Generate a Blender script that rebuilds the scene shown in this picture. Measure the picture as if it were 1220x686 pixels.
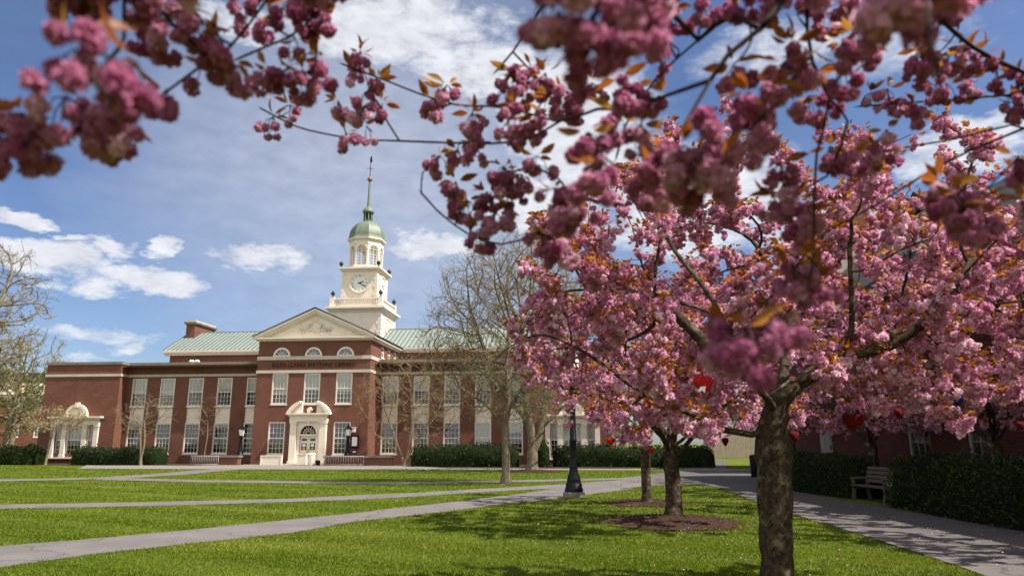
import bpy, math, random
import numpy as np
from mathutils import Vector, Matrix, noise

sc = bpy.context.scene
for _o in list(bpy.data.objects): bpy.data.objects.remove(_o)
COL = sc.collection
R = math.radians
rng = np.random.default_rng(7)
random.seed(7)

# ------------------------------------------------------------------ camera
FPX, PITCH, EYE = 840.0, math.atan(185 / 840), 1.7
cam = bpy.data.objects.new('camera', bpy.data.cameras.new('camera'))
COL.objects.link(cam)
cam.location = (0, 0, EYE)
cam.rotation_euler = (R(90) + PITCH, 0, 0)
cam.data.sensor_width = 36
cam.data.lens = FPX / 1220 * 36
cam.data.clip_end = 3000
cam.data.clip_start = 0.05
cam.data.dof.use_dof = True
cam.data.dof.focus_distance = 26
cam.data.dof.aperture_fstop = 2.8
sc.camera = cam

def ray(px, py):
    x, y, z = (px - 610), (343 - py), FPX
    return Vector((x, z * math.cos(PITCH) - y * math.sin(PITCH), z * math.sin(PITCH) + y * math.cos(PITCH)))
def P(px, py, Y):
    d = ray(px, py); return Vector((0, 0, EYE)) + d * (Y / d.y)
def G(px, py):
    d = ray(px, py); return Vector((0, 0, EYE)) - d * (EYE / d.z)

# ------------------------------------------------------------------ sun, sky, exposure
SUN = Vector((0.554, -0.185, 0.81)).normalized()
sl = bpy.data.lights.new('sun', 'SUN'); sl.energy = 4.8; sl.angle = R(0.53); sl.color = (1, 0.93, 0.82)
so = bpy.data.objects.new('sun', sl); COL.objects.link(so)
so.rotation_euler = SUN.to_track_quat('Z', 'Y').to_euler(); so.location = (20, -10, 60)
sc.view_settings.view_transform = 'Standard'
sc.view_settings.look = 'None'
sc.view_settings.exposure = 1.0
sc.view_settings.gamma = 1
sc.view_settings.use_curve_mapping = False
sc.cycles.max_bounces = 6
sc.cycles.diffuse_bounces = 3
sc.cycles.transparent_max_bounces = 12
sc.cycles.caustics_reflective = False
sc.cycles.caustics_refractive = False

w = bpy.data.worlds.new('World'); sc.world = w; w.use_nodes = True
NT = w.node_tree; NT.nodes.clear()
def wn(t, **k):
    n = NT.nodes.new(t)
    for a, b in k.items(): setattr(n, a, b)
    return n
def wm(op, a, b=None, c=None, clamp=False):
    n = wn('ShaderNodeMath', operation=op, use_clamp=clamp)
    for i, v in enumerate((a, b, c)):
        if v is None: continue
        if isinstance(v, (int, float)): n.inputs[i].default_value = v
        else: NT.links.new(v, n.inputs[i])
    return n.outputs[0]
sky = wn('ShaderNodeTexSky', sky_type='NISHITA', sun_disc=False)
sky.sun_elevation = math.asin(SUN.z); sky.sun_rotation = math.atan2(SUN.x, SUN.y)
sky.air_density = 1.0; sky.dust_density = 0.6; sky.ozone_density = 2.0
tc = wn('ShaderNodeTexCoord')
sx = wn('ShaderNodeSeparateXYZ'); NT.links.new(tc.outputs['Generated'], sx.inputs[0])
X_, Y_, Z_ = sx.outputs
AZ = wm('ARCTAN2', X_, Y_); EL = wm('ARCSINE', Z_)
CLOUDS = [(470, 35, 210, 70, 1.0), (560, 75, 130, 55, 1.0), (690, 150, 130, 120, 1.1), (640, 235, 130, 70, .95), (830, 240, 170, 100, 1.0),
          (290, 25, 120, 40, .75), (930, 60, 170, 50, .6), (1150, 180, 110, 42, 1.0), (1060, 60, 200, 60, .5), (980, 290, 160, 70, .9),
          (35, 258, 62, 12, .95), (60, 308, 95, 28, 1.15), (180, 331, 85, 24, 1.15), (110, 341, 50, 17, 1.0), (187, 296, 30, 17, 1.0), (125, 291, 36, 15, .8), (90, 283, 20, 9, .9),
          (120, 397, 90, 12, .75), (155, 412, 34, 10, .8), (50, 338, 35, 10, .7), (318, 306, 85, 22, .9), (510, 292, 80, 28, 1.0), (265, 300, 40, 10, .6), (90, 425, 60, 8, .6)]
cv = wn('ShaderNodeCombineXYZ')
NT.links.new(wm('MULTIPLY', AZ, 1.0), cv.inputs[0]); NT.links.new(wm('MULTIPLY', EL, 2.1), cv.inputs[1])
def wnoise(scale, detail, rough, dist=0.0, off=0.0):
    n = wn('ShaderNodeTexNoise'); n.inputs['Scale'].default_value = scale; n.inputs['Detail'].default_value = detail
    n.inputs['Roughness'].default_value = rough; n.inputs['Distortion'].default_value = dist
    mp = wn('ShaderNodeMapping'); mp.inputs['Location'].default_value = (off, off * .7, off * 1.3); NT.links.new(cv.outputs[0], mp.inputs[0])
    NT.links.new(mp.outputs[0], n.inputs['Vector']); return n.outputs['Fac']
AZ = wm('ADD', AZ, wm('ADD', wm('MULTIPLY', wm('SUBTRACT', wnoise(9, 4, .6, 0, 3.1), .5), .11), wm('MULTIPLY', wm('SUBTRACT', wnoise(40, 5, .6, 0, 9.1), .5), .05)))
EL = wm('ADD', EL, wm('ADD', wm('MULTIPLY', wm('SUBTRACT', wnoise(9, 4, .6, 0, 7.7), .5), .05), wm('MULTIPLY', wm('SUBTRACT', wnoise(40, 5, .6, 0, 5.3), .5), .03)))
mask = None
for cx, cy, hx, hy, s in CLOUDS:
    d = ray(cx, cy).normalized(); d2 = ray(cx + hx, cy).normalized(); d3 = ray(cx, cy - hy).normalized()
    az, el = math.atan2(d.x, d.y), math.asin(d.z)
    a = abs(math.atan2(d2.x, d2.y) - az); b = abs(math.asin(d3.z) - el)
    u_ = wm('MULTIPLY', wm('SUBTRACT', AZ, az), 1 / a); v_ = wm('MULTIPLY', wm('SUBTRACT', EL, el), 1 / b)
    q = wm('ADD', wm('MULTIPLY', u_, u_), wm('MULTIPLY', v_, v_))
    m_ = wm('MULTIPLY', wm('SUBTRACT', 1.0, q, clamp=True), s)
    mask = m_ if mask is None else wm('MAXIMUM', mask, m_)
n1 = wnoise(7.0, 9, .62, .3); n2 = wnoise(22.0, 8, .6, .2); n3 = wnoise(3.0, 5, .5, .4)
dens = wm('ADD', wm('MULTIPLY', wm('SUBTRACT', n1, .5), 1.9), wm('MULTIPLY', wm('SUBTRACT', n2, .5), 1.1))
dens = wm('ADD', wm('MULTIPLY', dens, wm('ADD', wm('MULTIPLY', mask, .8, clamp=True), .25)), wm('MULTIPLY', mask, 1.0))
ss = wn('ShaderNodeMapRange', interpolation_type='SMOOTHSTEP'); NT.links.new(dens, ss.inputs[0])
ss.inputs[1].default_value = .12; ss.inputs[2].default_value = .95
thin = wn('ShaderNodeMapRange', interpolation_type='SMOOTHSTEP'); NT.links.new(n3, thin.inputs[0])
thin.inputs[1].default_value = .30; thin.inputs[2].default_value = .75; thin.inputs[4].default_value = .05
dv = ray(470, 210).normalized(); vq = wm('ADD', wm('POWER', wm('MULTIPLY', wm('SUBTRACT', AZ, math.atan2(dv.x, dv.y)), 1 / .45), 2), wm('POWER', wm('MULTIPLY', wm('SUBTRACT', EL, math.asin(dv.z)), 1 / .32), 2))
veil = wm('MULTIPLY', wm('SUBTRACT', 1.0, vq, clamp=True), .42)
cm = wm('MAXIMUM', wm('MULTIPLY', ss.outputs[0], .92), wm('ADD', thin.outputs[0], veil, clamp=True))
shade = wn('ShaderNodeMapRange'); NT.links.new(n2, shade.inputs[0]); shade.inputs[1].default_value = .3; shade.inputs[2].default_value = .7
shade.inputs[3].default_value = .80; shade.inputs[4].default_value = 1.08
cc = wn('ShaderNodeMixRGB', blend_type='MULTIPLY'); cc.inputs[0].default_value = 1; cc.inputs[1].default_value = (5.3, 5.4, 5.7, 1)
NT.links.new(shade.outputs[0], cc.inputs[2])
mixc = wn('ShaderNodeMixRGB'); NT.links.new(cm, mixc.inputs[0]); tint = wn('ShaderNodeMixRGB', blend_type='MULTIPLY'); tint.inputs[0].default_value = 1; tint.inputs[2].default_value = (.545, .595, .72, 1); NT.links.new(sky.outputs[0], tint.inputs[1]); NT.links.new(tint.outputs[0], mixc.inputs[1]); NT.links.new(cc.outputs[0], mixc.inputs[2])
bg = wn('ShaderNodeBackground'); bg.inputs['Strength'].default_value = 0.085
# unseen bright cloud cover added behind the viewer as fill light for the facade
bk = wn('ShaderNodeMapRange', interpolation_type='SMOOTHSTEP'); NT.links.new(Y_, bk.inputs[0]); bk.inputs[1].default_value = .12; bk.inputs[2].default_value = -.25
bn = wn('ShaderNodeMapRange', interpolation_type='SMOOTHSTEP'); NT.links.new(n3, bn.inputs[0]); bn.inputs[1].default_value = .28; bn.inputs[2].default_value = .5
mixb = wn('ShaderNodeMixRGB'); NT.links.new(wm('MULTIPLY', bk.outputs[0], bn.outputs[0]), mixb.inputs[0]); NT.links.new(mixc.outputs[0], mixb.inputs[1]); mixb.inputs[2].default_value = (7.4, 7.25, 7.0, 1)
NT.links.new(mixb.outputs[0], bg.inputs['Color'])
wo = wn('ShaderNodeOutputWorld'); NT.links.new(bg.outputs[0], wo.inputs[0])

# ------------------------------------------------------------------ materials
def mat(name, col, rough=.8, spec=.3, noise_amt=0.0, nscale=5.0, bump=0.0, bscale=40.0, col2=None, metal=0.0, detail=4.0, coord='Object'):
    m = bpy.data.materials.new(name); m.use_nodes = True
    nt = m.node_tree; b = nt.nodes['Principled BSDF']
    b.inputs['Roughness'].default_value = rough; b.inputs['Specular IOR Level'].default_value = spec; b.inputs['Metallic'].default_value = metal
    b.inputs['Base Color'].default_value = (*col, 1)
    t = nt.nodes.new('ShaderNodeTexCoord')
    if noise_amt > 0 or col2:
        n = nt.nodes.new('ShaderNodeTexNoise'); n.inputs['Scale'].default_value = nscale; n.inputs['Detail'].default_value = detail; n.inputs['Roughness'].default_value = .65
        nt.links.new(t.outputs[coord], n.inputs['Vector'])
        mr = nt.nodes.new('ShaderNodeMapRange'); nt.links.new(n.outputs['Fac'], mr.inputs[0]); mr.inputs[1].default_value = .3; mr.inputs[2].default_value = .7
        mx = nt.nodes.new('ShaderNodeMixRGB'); nt.links.new(mr.outputs[0], mx.inputs[0])
        c2 = col2 or tuple(c * (1 - noise_amt) for c in col)
        mx.inputs[1].default_value = (*col, 1); mx.inputs[2].default_value = (*c2, 1)
        nt.links.new(mx.outputs[0], b.inputs['Base Color'])
    if bump > 0:
        n = nt.nodes.new('ShaderNodeTexNoise'); n.inputs['Scale'].default_value = bscale; n.inputs['Detail'].default_value = 5
        nt.links.new(t.outputs[coord], n.inputs['Vector'])
        bp = nt.nodes.new('ShaderNodeBump'); bp.inputs['Strength'].default_value = bump; bp.inputs['Distance'].default_value = .02
        nt.links.new(n.outputs['Fac'], bp.inputs['Height']); nt.links.new(bp.outputs[0], b.inputs['Normal'])
    return m

def brick_mat(name, c1, c2, mortar):
    m = bpy.data.materials.new(name); m.use_nodes = True; nt = m.node_tree; b = nt.nodes['Principled BSDF']
    b.inputs['Roughness'].default_value = .9; b.inputs['Specular IOR Level'].default_value = .15
    t = nt.nodes.new('ShaderNodeTexCoord'); s = nt.nodes.new('ShaderNodeSeparateXYZ'); nt.links.new(t.outputs['Object'], s.inputs[0])
    ad = nt.nodes.new('ShaderNodeMath'); nt.links.new(s.outputs[0], ad.inputs[0]); nt.links.new(s.outputs[1], ad.inputs[1])
    cb = nt.nodes.new('ShaderNodeCombineXYZ'); nt.links.new(ad.outputs[0], cb.inputs[0]); nt.links.new(s.outputs[2], cb.inputs[1])
    br = nt.nodes.new('ShaderNodeTexBrick'); nt.links.new(cb.outputs[0], br.inputs['Vector'])
    br.inputs['Scale'].default_value = 1; br.inputs['Brick Width'].default_value = .215; br.inputs['Row Height'].default_value = .075
    br.inputs['Mortar Size'].default_value = .008; br.inputs['Color1'].default_value = (*c1, 1); br.inputs['Color2'].default_value = (*c2, 1); br.inputs['Mortar'].default_value = (*mortar, 1)
    n = nt.nodes.new('ShaderNodeTexNoise'); n.inputs['Scale'].default_value = .7; n.inputs['Detail'].default_value = 6; n.inputs['Roughness'].default_value = .7
    nt.links.new(t.outputs['Object'], n.inputs['Vector'])
    mr = nt.nodes.new('ShaderNodeMapRange'); nt.links.new(n.outputs['Fac'], mr.inputs[0]); mr.inputs[1].default_value = .25; mr.inputs[2].default_value = .75; mr.inputs[3].default_value = .78; mr.inputs[4].default_value = 1.2
    mx = nt.nodes.new('ShaderNodeMixRGB'); mx.blend_type = 'MULTIPLY'; mx.inputs[0].default_value = 1
    nt.links.new(br.outputs['Color'], mx.inputs[1]); nt.links.new(mr.outputs[0], mx.inputs[2]); nt.links.new(mx.outputs[0], b.inputs['Base Color'])
    bp = nt.nodes.new('ShaderNodeBump'); bp.inputs['Strength'].default_value = .4; bp.inputs['Distance'].default_value = .01; bp.invert = True
    nt.links.new(br.outputs['Fac'], bp.inputs['Height']); nt.links.new(bp.outputs[0], b.inputs['Normal'])
    return m

def leaf_mat(name, c1, c2, trans=.35, rough=.6, gloss=.25, c3=None):
    """colour runs c1..c2(..c3) with the per-piece attribute 'var'; part of the light passes through"""
    m = bpy.data.materials.new(name); m.use_nodes = True; nt = m.node_tree; b = nt.nodes['Principled BSDF']; o = nt.nodes['Material Output']
    a = nt.nodes.new('ShaderNodeAttribute'); a.attribute_name = 'var'
    cr = nt.nodes.new('ShaderNodeValToRGB'); e = cr.color_ramp.elements
    e[0].color = (*c1, 1); e[1].color = (*c2, 1)
    if c3: e[1].position = .6; k = e.new(1.0); k.color = (*c3, 1)
    nt.links.new(a.outputs['Fac'], cr.inputs[0])
    b.inputs['Roughness'].default_value = rough; b.inputs['Specular IOR Level'].default_value = gloss
    nt.links.new(cr.outputs[0], b.inputs['Base Color'])
    tr = nt.nodes.new('ShaderNodeBsdfTranslucent'); nt.links.new(cr.outputs[0], tr.inputs['Color'])
    mx = nt.nodes.new('ShaderNodeMixShader'); mx.inputs[0].default_value = trans
    nt.links.new(b.outputs[0], mx.inputs[1]); nt.links.new(tr.outputs[0], mx.inputs[2]); nt.links.new(mx.outputs[0], o.inputs[0])
    return m

def glass_mat(name, tint=(.93, .95, .96)):
    m = bpy.data.materials.new(name); m.use_nodes = True; nt = m.node_tree; o = nt.nodes['Material Output']
    nt.nodes.remove(nt.nodes['Principled BSDF'])
    t = nt.nodes.new('ShaderNodeBsdfTransparent'); t.inputs[0].default_value = (*tint, 1)
    g = nt.nodes.new('ShaderNodeBsdfGlossy'); g.inputs['Roughness'].default_value = .03; g.inputs[0].default_value = (.9, .95, 1, 1)
    tc_ = nt.nodes.new('ShaderNodeTexCoord'); n = nt.nodes.new('ShaderNodeTexNoise'); n.inputs['Scale'].default_value = 2.5
    nt.links.new(tc_.outputs['Object'], n.inputs['Vector'])
    bp = nt.nodes.new('ShaderNodeBump'); bp.inputs['Strength'].default_value = .12; bp.inputs['Distance'].default_value = .02
    nt.links.new(n.outputs['Fac'], bp.inputs['Height']); nt.links.new(bp.outputs[0], g.inputs['Normal'])
    f = nt.nodes.new('ShaderNodeFresnel'); f.inputs[0].default_value = 1.5
    ad = nt.nodes.new('ShaderNodeMath'); ad.operation = 'ADD'; ad.inputs[1].default_value = .05; nt.links.new(f.outputs[0], ad.inputs[0])
    mx = nt.nodes.new('ShaderNodeMixShader'); nt.links.new(ad.outputs[0], mx.inputs[0]); nt.links.new(t.outputs[0], mx.inputs[1]); nt.links.new(g.outputs[0], mx.inputs[2])
    nt.links.new(mx.outputs[0], o.inputs[0])
    return m

M = {}
M['brick'] = brick_mat('red_brick', (.172, .063, .040), (.125, .047, .032), (.16, .105, .085))
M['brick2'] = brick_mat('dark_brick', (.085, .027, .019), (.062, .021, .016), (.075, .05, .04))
M['cream'] = mat('cream_paint', (.74, .655, .56), .6, .3, .12, 1.6, .05, 30)
M['white'] = mat('white_paint', (.72, .67, .60), .5, .3, .08, 3)
M['stone'] = mat('limestone', (.52, .47, .40), .85, .2, .22, 2.2, .15, 25)
M['coping'] = mat('weathered_coping', (.22, .19, .165), .9, .2, .35, 1.5, .2, 25)
M['concrete'] = mat('concrete', (.21, .19, .17), .9, .2, .3, 6, .2, 60)
M['copper'] = mat('verdigris_roof', (.185, .225, .21), .6, .3, .0, .8, 0, 10, (.23, .265, .25))
M['copper_rib'] = mat('verdigris_seam', (.10, .125, .115), .6, .3, .2, 3)
M['copper_dome'] = mat('dome_copper', (.105, .140, .100), .5, .35, .0, 1.2, 0, 10, (.155, .19, .14))
M['slate'] = mat('grey_slate', (.034, .034, .036), .75, .3, .4, 3, .3, 18)
M['roof2'] = mat('far_roof_shingle', (.11, .105, .095), .85, .2, .3, 3, .2, 12)
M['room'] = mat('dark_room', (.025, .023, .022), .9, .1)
M['blind'] = mat('window_blind', (.76, .72, .64), .9, .1, .06, 4)
M['glass'] = glass_mat('window_glass')
M['black'] = mat('black_iron', (.006, .006, .007), .42, .18, .3, 20, .05, 60)
M['frost'] = mat('frosted_globe', (.82, .84, .85), .22, .5)
M['asphalt'] = mat('asphalt_path', (.155, .140, .137), .92, .2, .0, 1.1, .35, 220, (.122, .110, .108))
M['shadewhite'] = mat('shaded_white_paint', (.30, .30, .30), .7, .2, .2, 4)  # white paint with the right hall's shade put into its colour
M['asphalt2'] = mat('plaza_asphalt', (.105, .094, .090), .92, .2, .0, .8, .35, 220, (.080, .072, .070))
M['wood'] = mat('weathered_wood', (.11, .094, .075), .85, .2, .3, 9, .2, 50)
M['board'] = mat('tan_boards', (.27, .225, .175), .85, .2, .25, 2, .1, 20)
M['red'] = mat('red_plush', (.42, .010, .008), .85, .15, .25, 30, .4, 120)
M['shadered'] = mat('shaded_red_plush', (.10, .002, .005), .85, .15, .25, 30, .4, 120)  # same red plush, colour darkened for the hearts hanging in shade
M['blue'] = mat('blue_plush', (.010, .014, .10), .85, .15, .25, 30, .4, 120)
M['tag'] = mat('paper_tag', (.7, .7, .68), .8, .2)
M['mulch'] = mat('bark_mulch', (.060, .033, .023), .95, .1, .5, 25, .8, 60)
M['soil'] = mat('bed_soil', (.06, .04, .028), .95, .1, .4, 8, .5, 40)
M['letter'] = mat('bronze_letters', (.022, .014, .011), .7, .15)
M['yellow'] = mat('yellow_sticker', (.75, .55, .02), .6, .3)
M['metalgrey'] = mat('grey_metal', (.35, .35, .35), .45, .5, .1, 10)

def pave(m, blend=None):
    nt = m.node_tree; b = nt.nodes['Principled BSDF']; src = b.inputs['Base Color'].links[0].from_socket
    t = nt.nodes.new('ShaderNodeTexCoord'); n = nt.nodes.new('ShaderNodeTexNoise'); n.inputs['Scale'].default_value = 1.4; n.inputs['Detail'].default_value = 6; nt.links.new(t.outputs['Object'], n.inputs['Vector'])
    ad = nt.nodes.new('ShaderNodeMixRGB'); ad.blend_type = 'ADD'; ad.inputs[0].default_value = .9; nt.links.new(t.outputs['Object'], ad.inputs[1]); nt.links.new(n.outputs['Color'], ad.inputs[2])
    v = nt.nodes.new('ShaderNodeTexVoronoi'); v.feature = 'DISTANCE_TO_EDGE'; v.inputs['Scale'].default_value = .33; nt.links.new(ad.outputs[0], v.inputs['Vector'])
    r = nt.nodes.new('ShaderNodeMapRange'); nt.links.new(v.outputs['Distance'], r.inputs[0]); r.inputs[1].default_value = .002; r.inputs[2].default_value = .012; r.inputs[3].default_value = .62; r.inputs[4].default_value = 1
    n3_ = nt.nodes.new('ShaderNodeTexNoise'); n3_.inputs['Scale'].default_value = .45; n3_.inputs['Detail'].default_value = 7; n3_.inputs['Roughness'].default_value = .7; nt.links.new(t.outputs['Object'], n3_.inputs['Vector'])
    r3 = nt.nodes.new('ShaderNodeMapRange'); nt.links.new(n3_.outputs['Fac'], r3.inputs[0]); r3.inputs[1].default_value = .3; r3.inputs[2].default_value = .7; r3.inputs[3].default_value = .84; r3.inputs[4].default_value = 1.1
    if blend:  # darker asphalt fades in along X; plaza shade edge put into the colour
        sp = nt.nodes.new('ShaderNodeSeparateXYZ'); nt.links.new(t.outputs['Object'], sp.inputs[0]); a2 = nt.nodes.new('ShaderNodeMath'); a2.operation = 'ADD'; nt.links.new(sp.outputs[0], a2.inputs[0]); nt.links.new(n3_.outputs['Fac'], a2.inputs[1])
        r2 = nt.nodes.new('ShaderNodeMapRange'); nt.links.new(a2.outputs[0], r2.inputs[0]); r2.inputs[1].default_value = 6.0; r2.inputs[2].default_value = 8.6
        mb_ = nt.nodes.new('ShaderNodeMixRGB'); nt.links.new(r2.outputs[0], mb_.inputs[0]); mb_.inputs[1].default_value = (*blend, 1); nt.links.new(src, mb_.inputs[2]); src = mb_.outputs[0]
    for k in (r.outputs[0], r3.outputs[0]):
        mu = nt.nodes.new('ShaderNodeMixRGB'); mu.blend_type = 'MULTIPLY'; mu.inputs[0].default_value = 1; nt.links.new(src, mu.inputs[1]); nt.links.new(k, mu.inputs[2]); src = mu.outputs[0]
    nt.links.new(src, b.inputs['Base Color'])
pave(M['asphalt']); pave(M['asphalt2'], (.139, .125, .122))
def bark_mat(name, c1, c2, c3, zs=3.0, sc_=9.0, bump=.8, patch=3.2, lo=.52, hi=.66):
    m = bpy.data.materials.new(name); m.use_nodes = True; nt = m.node_tree; b = nt.nodes['Principled BSDF']
    b.inputs['Roughness'].default_value = .92; b.inputs['Specular IOR Level'].default_value = .15
    t = nt.nodes.new('ShaderNodeTexCoord'); mp = nt.nodes.new('ShaderNodeMapping'); mp.inputs['Scale'].default_value = (1, 1, zs)
    nt.links.new(t.outputs['Object'], mp.inputs[0])
    n = nt.nodes.new('ShaderNodeTexNoise'); n.inputs['Scale'].default_value = sc_; n.inputs['Detail'].default_value = 8; n.inputs['Roughness'].default_value = .7
    nt.links.new(mp.outputs[0], n.inputs['Vector'])
    n2 = nt.nodes.new('ShaderNodeTexNoise'); n2.inputs['Scale'].default_value = patch; n2.inputs['Detail'].default_value = 6; n2.inputs['Roughness'].default_value = .65; nt.links.new(t.outputs['Object'], n2.inputs['Vector'])
    r1 = nt.nodes.new('ShaderNodeValToRGB'); r1.color_ramp.elements[0].position = .36; r1.color_ramp.elements[1].position = .64
    r1.color_ramp.elements[0].color = (*c1, 1); r1.color_ramp.elements[1].color = (*c2, 1); nt.links.new(n.outputs['Fac'], r1.inputs[0])
    mr = nt.nodes.new('ShaderNodeMapRange'); nt.links.new(n2.outputs['Fac'], mr.inputs[0]); mr.inputs[1].default_value = lo; mr.inputs[2].default_value = hi
    mx = nt.nodes.new('ShaderNodeMixRGB'); nt.links.new(mr.outputs[0], mx.inputs[0]); nt.links.new(r1.outputs[0], mx.inputs[1]); mx.inputs[2].default_value = (*c3, 1)
    nt.links.new(mx.outputs[0], b.inputs['Base Color'])
    bp = nt.nodes.new('ShaderNodeBump'); bp.inputs['Strength'].default_value = bump; bp.inputs['Distance'].default_value = .04
    nt.links.new(n.outputs['Fac'], bp.inputs['Height']); nt.links.new(bp.outputs[0], b.inputs['Normal'])
    return m
M['cherrybark'] = bark_mat('cherry_bark', (.012, .008, .006), (.088, .062, .042), (.175, .14, .09), .8, 24, 1.0, 7.0, .53, .66)
M['twigbark'] = bark_mat('cherry_twig_bark', (.018, .011, .009), (.05, .032, .025), (.035, .024, .02), 2, 25, .3)
M['greybark'] = bark_mat('grey_bark', (.085, .068, .048), (.20, .165, .12), (.16, .13, .085), .35, 9)
M['palebark'] = bark_mat('pale_twig_bark', (.12, .088, .058), (.23, .18, .12), (.17, .13, .08), .5, 12, .3)
M['petal'] = leaf_mat('cherry_petals', (.56, .20, .37), (.73, .385, .545), .42, .6, .2, (.86, .65, .75))
M['petal_deep'] = leaf_mat('cherry_petals_deep', (.44, .125, .265), (.60, .27, .42), .50, .6, .2, (.76, .49, .61))
M['cherryleaf'] = leaf_mat('bronze_cherry_leaves', (.19, .050, .012), (.38, .125, .02), .48, .45, .3, (.38, .19, .03))
M['hedge'] = leaf_mat('hedge_leaves', (.013, .022, .006), (.030, .045, .010), .15, .5, .25, (.06, .072, .018))
M['hedgecore'] = mat('hedge_core', (.012, .020, .007), .95, .05, .4, 12)
M['bud'] = leaf_mat('spring_buds', (.26, .20, .045), (.38, .30, .09), .45, .6, .2, (.34, .31, .06))
M['greenleaf'] = leaf_mat('young_green_leaves', (.06, .085, .012), (.12, .145, .02), .4, .5, .3, (.19, .18, .035))
M['paleflower'] = leaf_mat('dogwood_bracts', (.27, .21, .10), (.36, .29, .16), .35, .6, .2, (.38, .32, .21))
M['grassblade'] = leaf_mat('grass_blades', (.085, .138, .008), (.150, .205, .014), .45, .5, .2, (.27, .29, .05))

def lawn_mat():
    m = bpy.data.materials.new('lawn_grass'); m.use_nodes = True; nt = m.node_tree; b = nt.nodes['Principled BSDF']
    b.inputs['Roughness'].default_value = .85; b.inputs['Specular IOR Level'].default_value = .12
    t = nt.nodes.new('ShaderNodeTexCoord')
    def nz(s, d, sc3=(1, 1, 1), rot=0):
        mp = nt.nodes.new('ShaderNodeMapping'); mp.inputs['Scale'].default_value = sc3; mp.inputs['Rotation'].default_value = (0, 0, rot); nt.links.new(t.outputs['Object'], mp.inputs[0])
        n = nt.nodes.new('ShaderNodeTexNoise'); n.inputs['Scale'].default_value = s; n.inputs['Detail'].default_value = d; n.inputs['Roughness'].default_value = .6
        nt.links.new(mp.outputs[0], n.inputs['Vector']); return n.outputs['Fac']
    a = nz(.35, 5); f = nz(45, 3); st = nz(1.0, 3, (.12, 1.4, 1), R(-28)); md = nz(4.0, 4)
    def rmp(x, lo, hi, o0, o1):
        r = nt.nodes.new('ShaderNodeMapRange'); nt.links.new(x, r.inputs[0])
        for i, v in enumerate((lo, hi, o0, o1)): r.inputs[i + 1].default_value = v
        return r.outputs[0]
    def mth(op, p, q):
        n = nt.nodes.new('ShaderNodeMath'); n.operation = op; nt.links.new(p, n.inputs[0]); nt.links.new(q, n.inputs[1]); return n.outputs[0]
    v = mth('ADD', mth('ADD', rmp(a, .3, .7, 0, .3), rmp(st, .35, .65, 0, .4)), mth('ADD', rmp(md, .3, .7, 0, .25), rmp(f, .3, .7, -.1, .25)))
    cr = nt.nodes.new('ShaderNodeValToRGB'); e = cr.color_ramp.elements
    e[0].color = (.045, .072, .005, 1); e[1].color = (.185, .200, .036, 1); e[0].position = .1; e[1].position = 1.0
    k = e.new(.55); k.color = (.090, .118, .009, 1)
    nt.links.new(v, cr.inputs[0]); nt.links.new(cr.outputs[0], b.inputs['Base Color'])
    bp = nt.nodes.new('ShaderNodeBump'); bp.inputs['Strength'].default_value = .9; bp.inputs['Distance'].default_value = .05
    nt.links.new(f, bp.inputs['Height']); nt.links.new(bp.outputs[0], b.inputs['Normal'])
    return m
M['lawn'] = lawn_mat()

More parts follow.
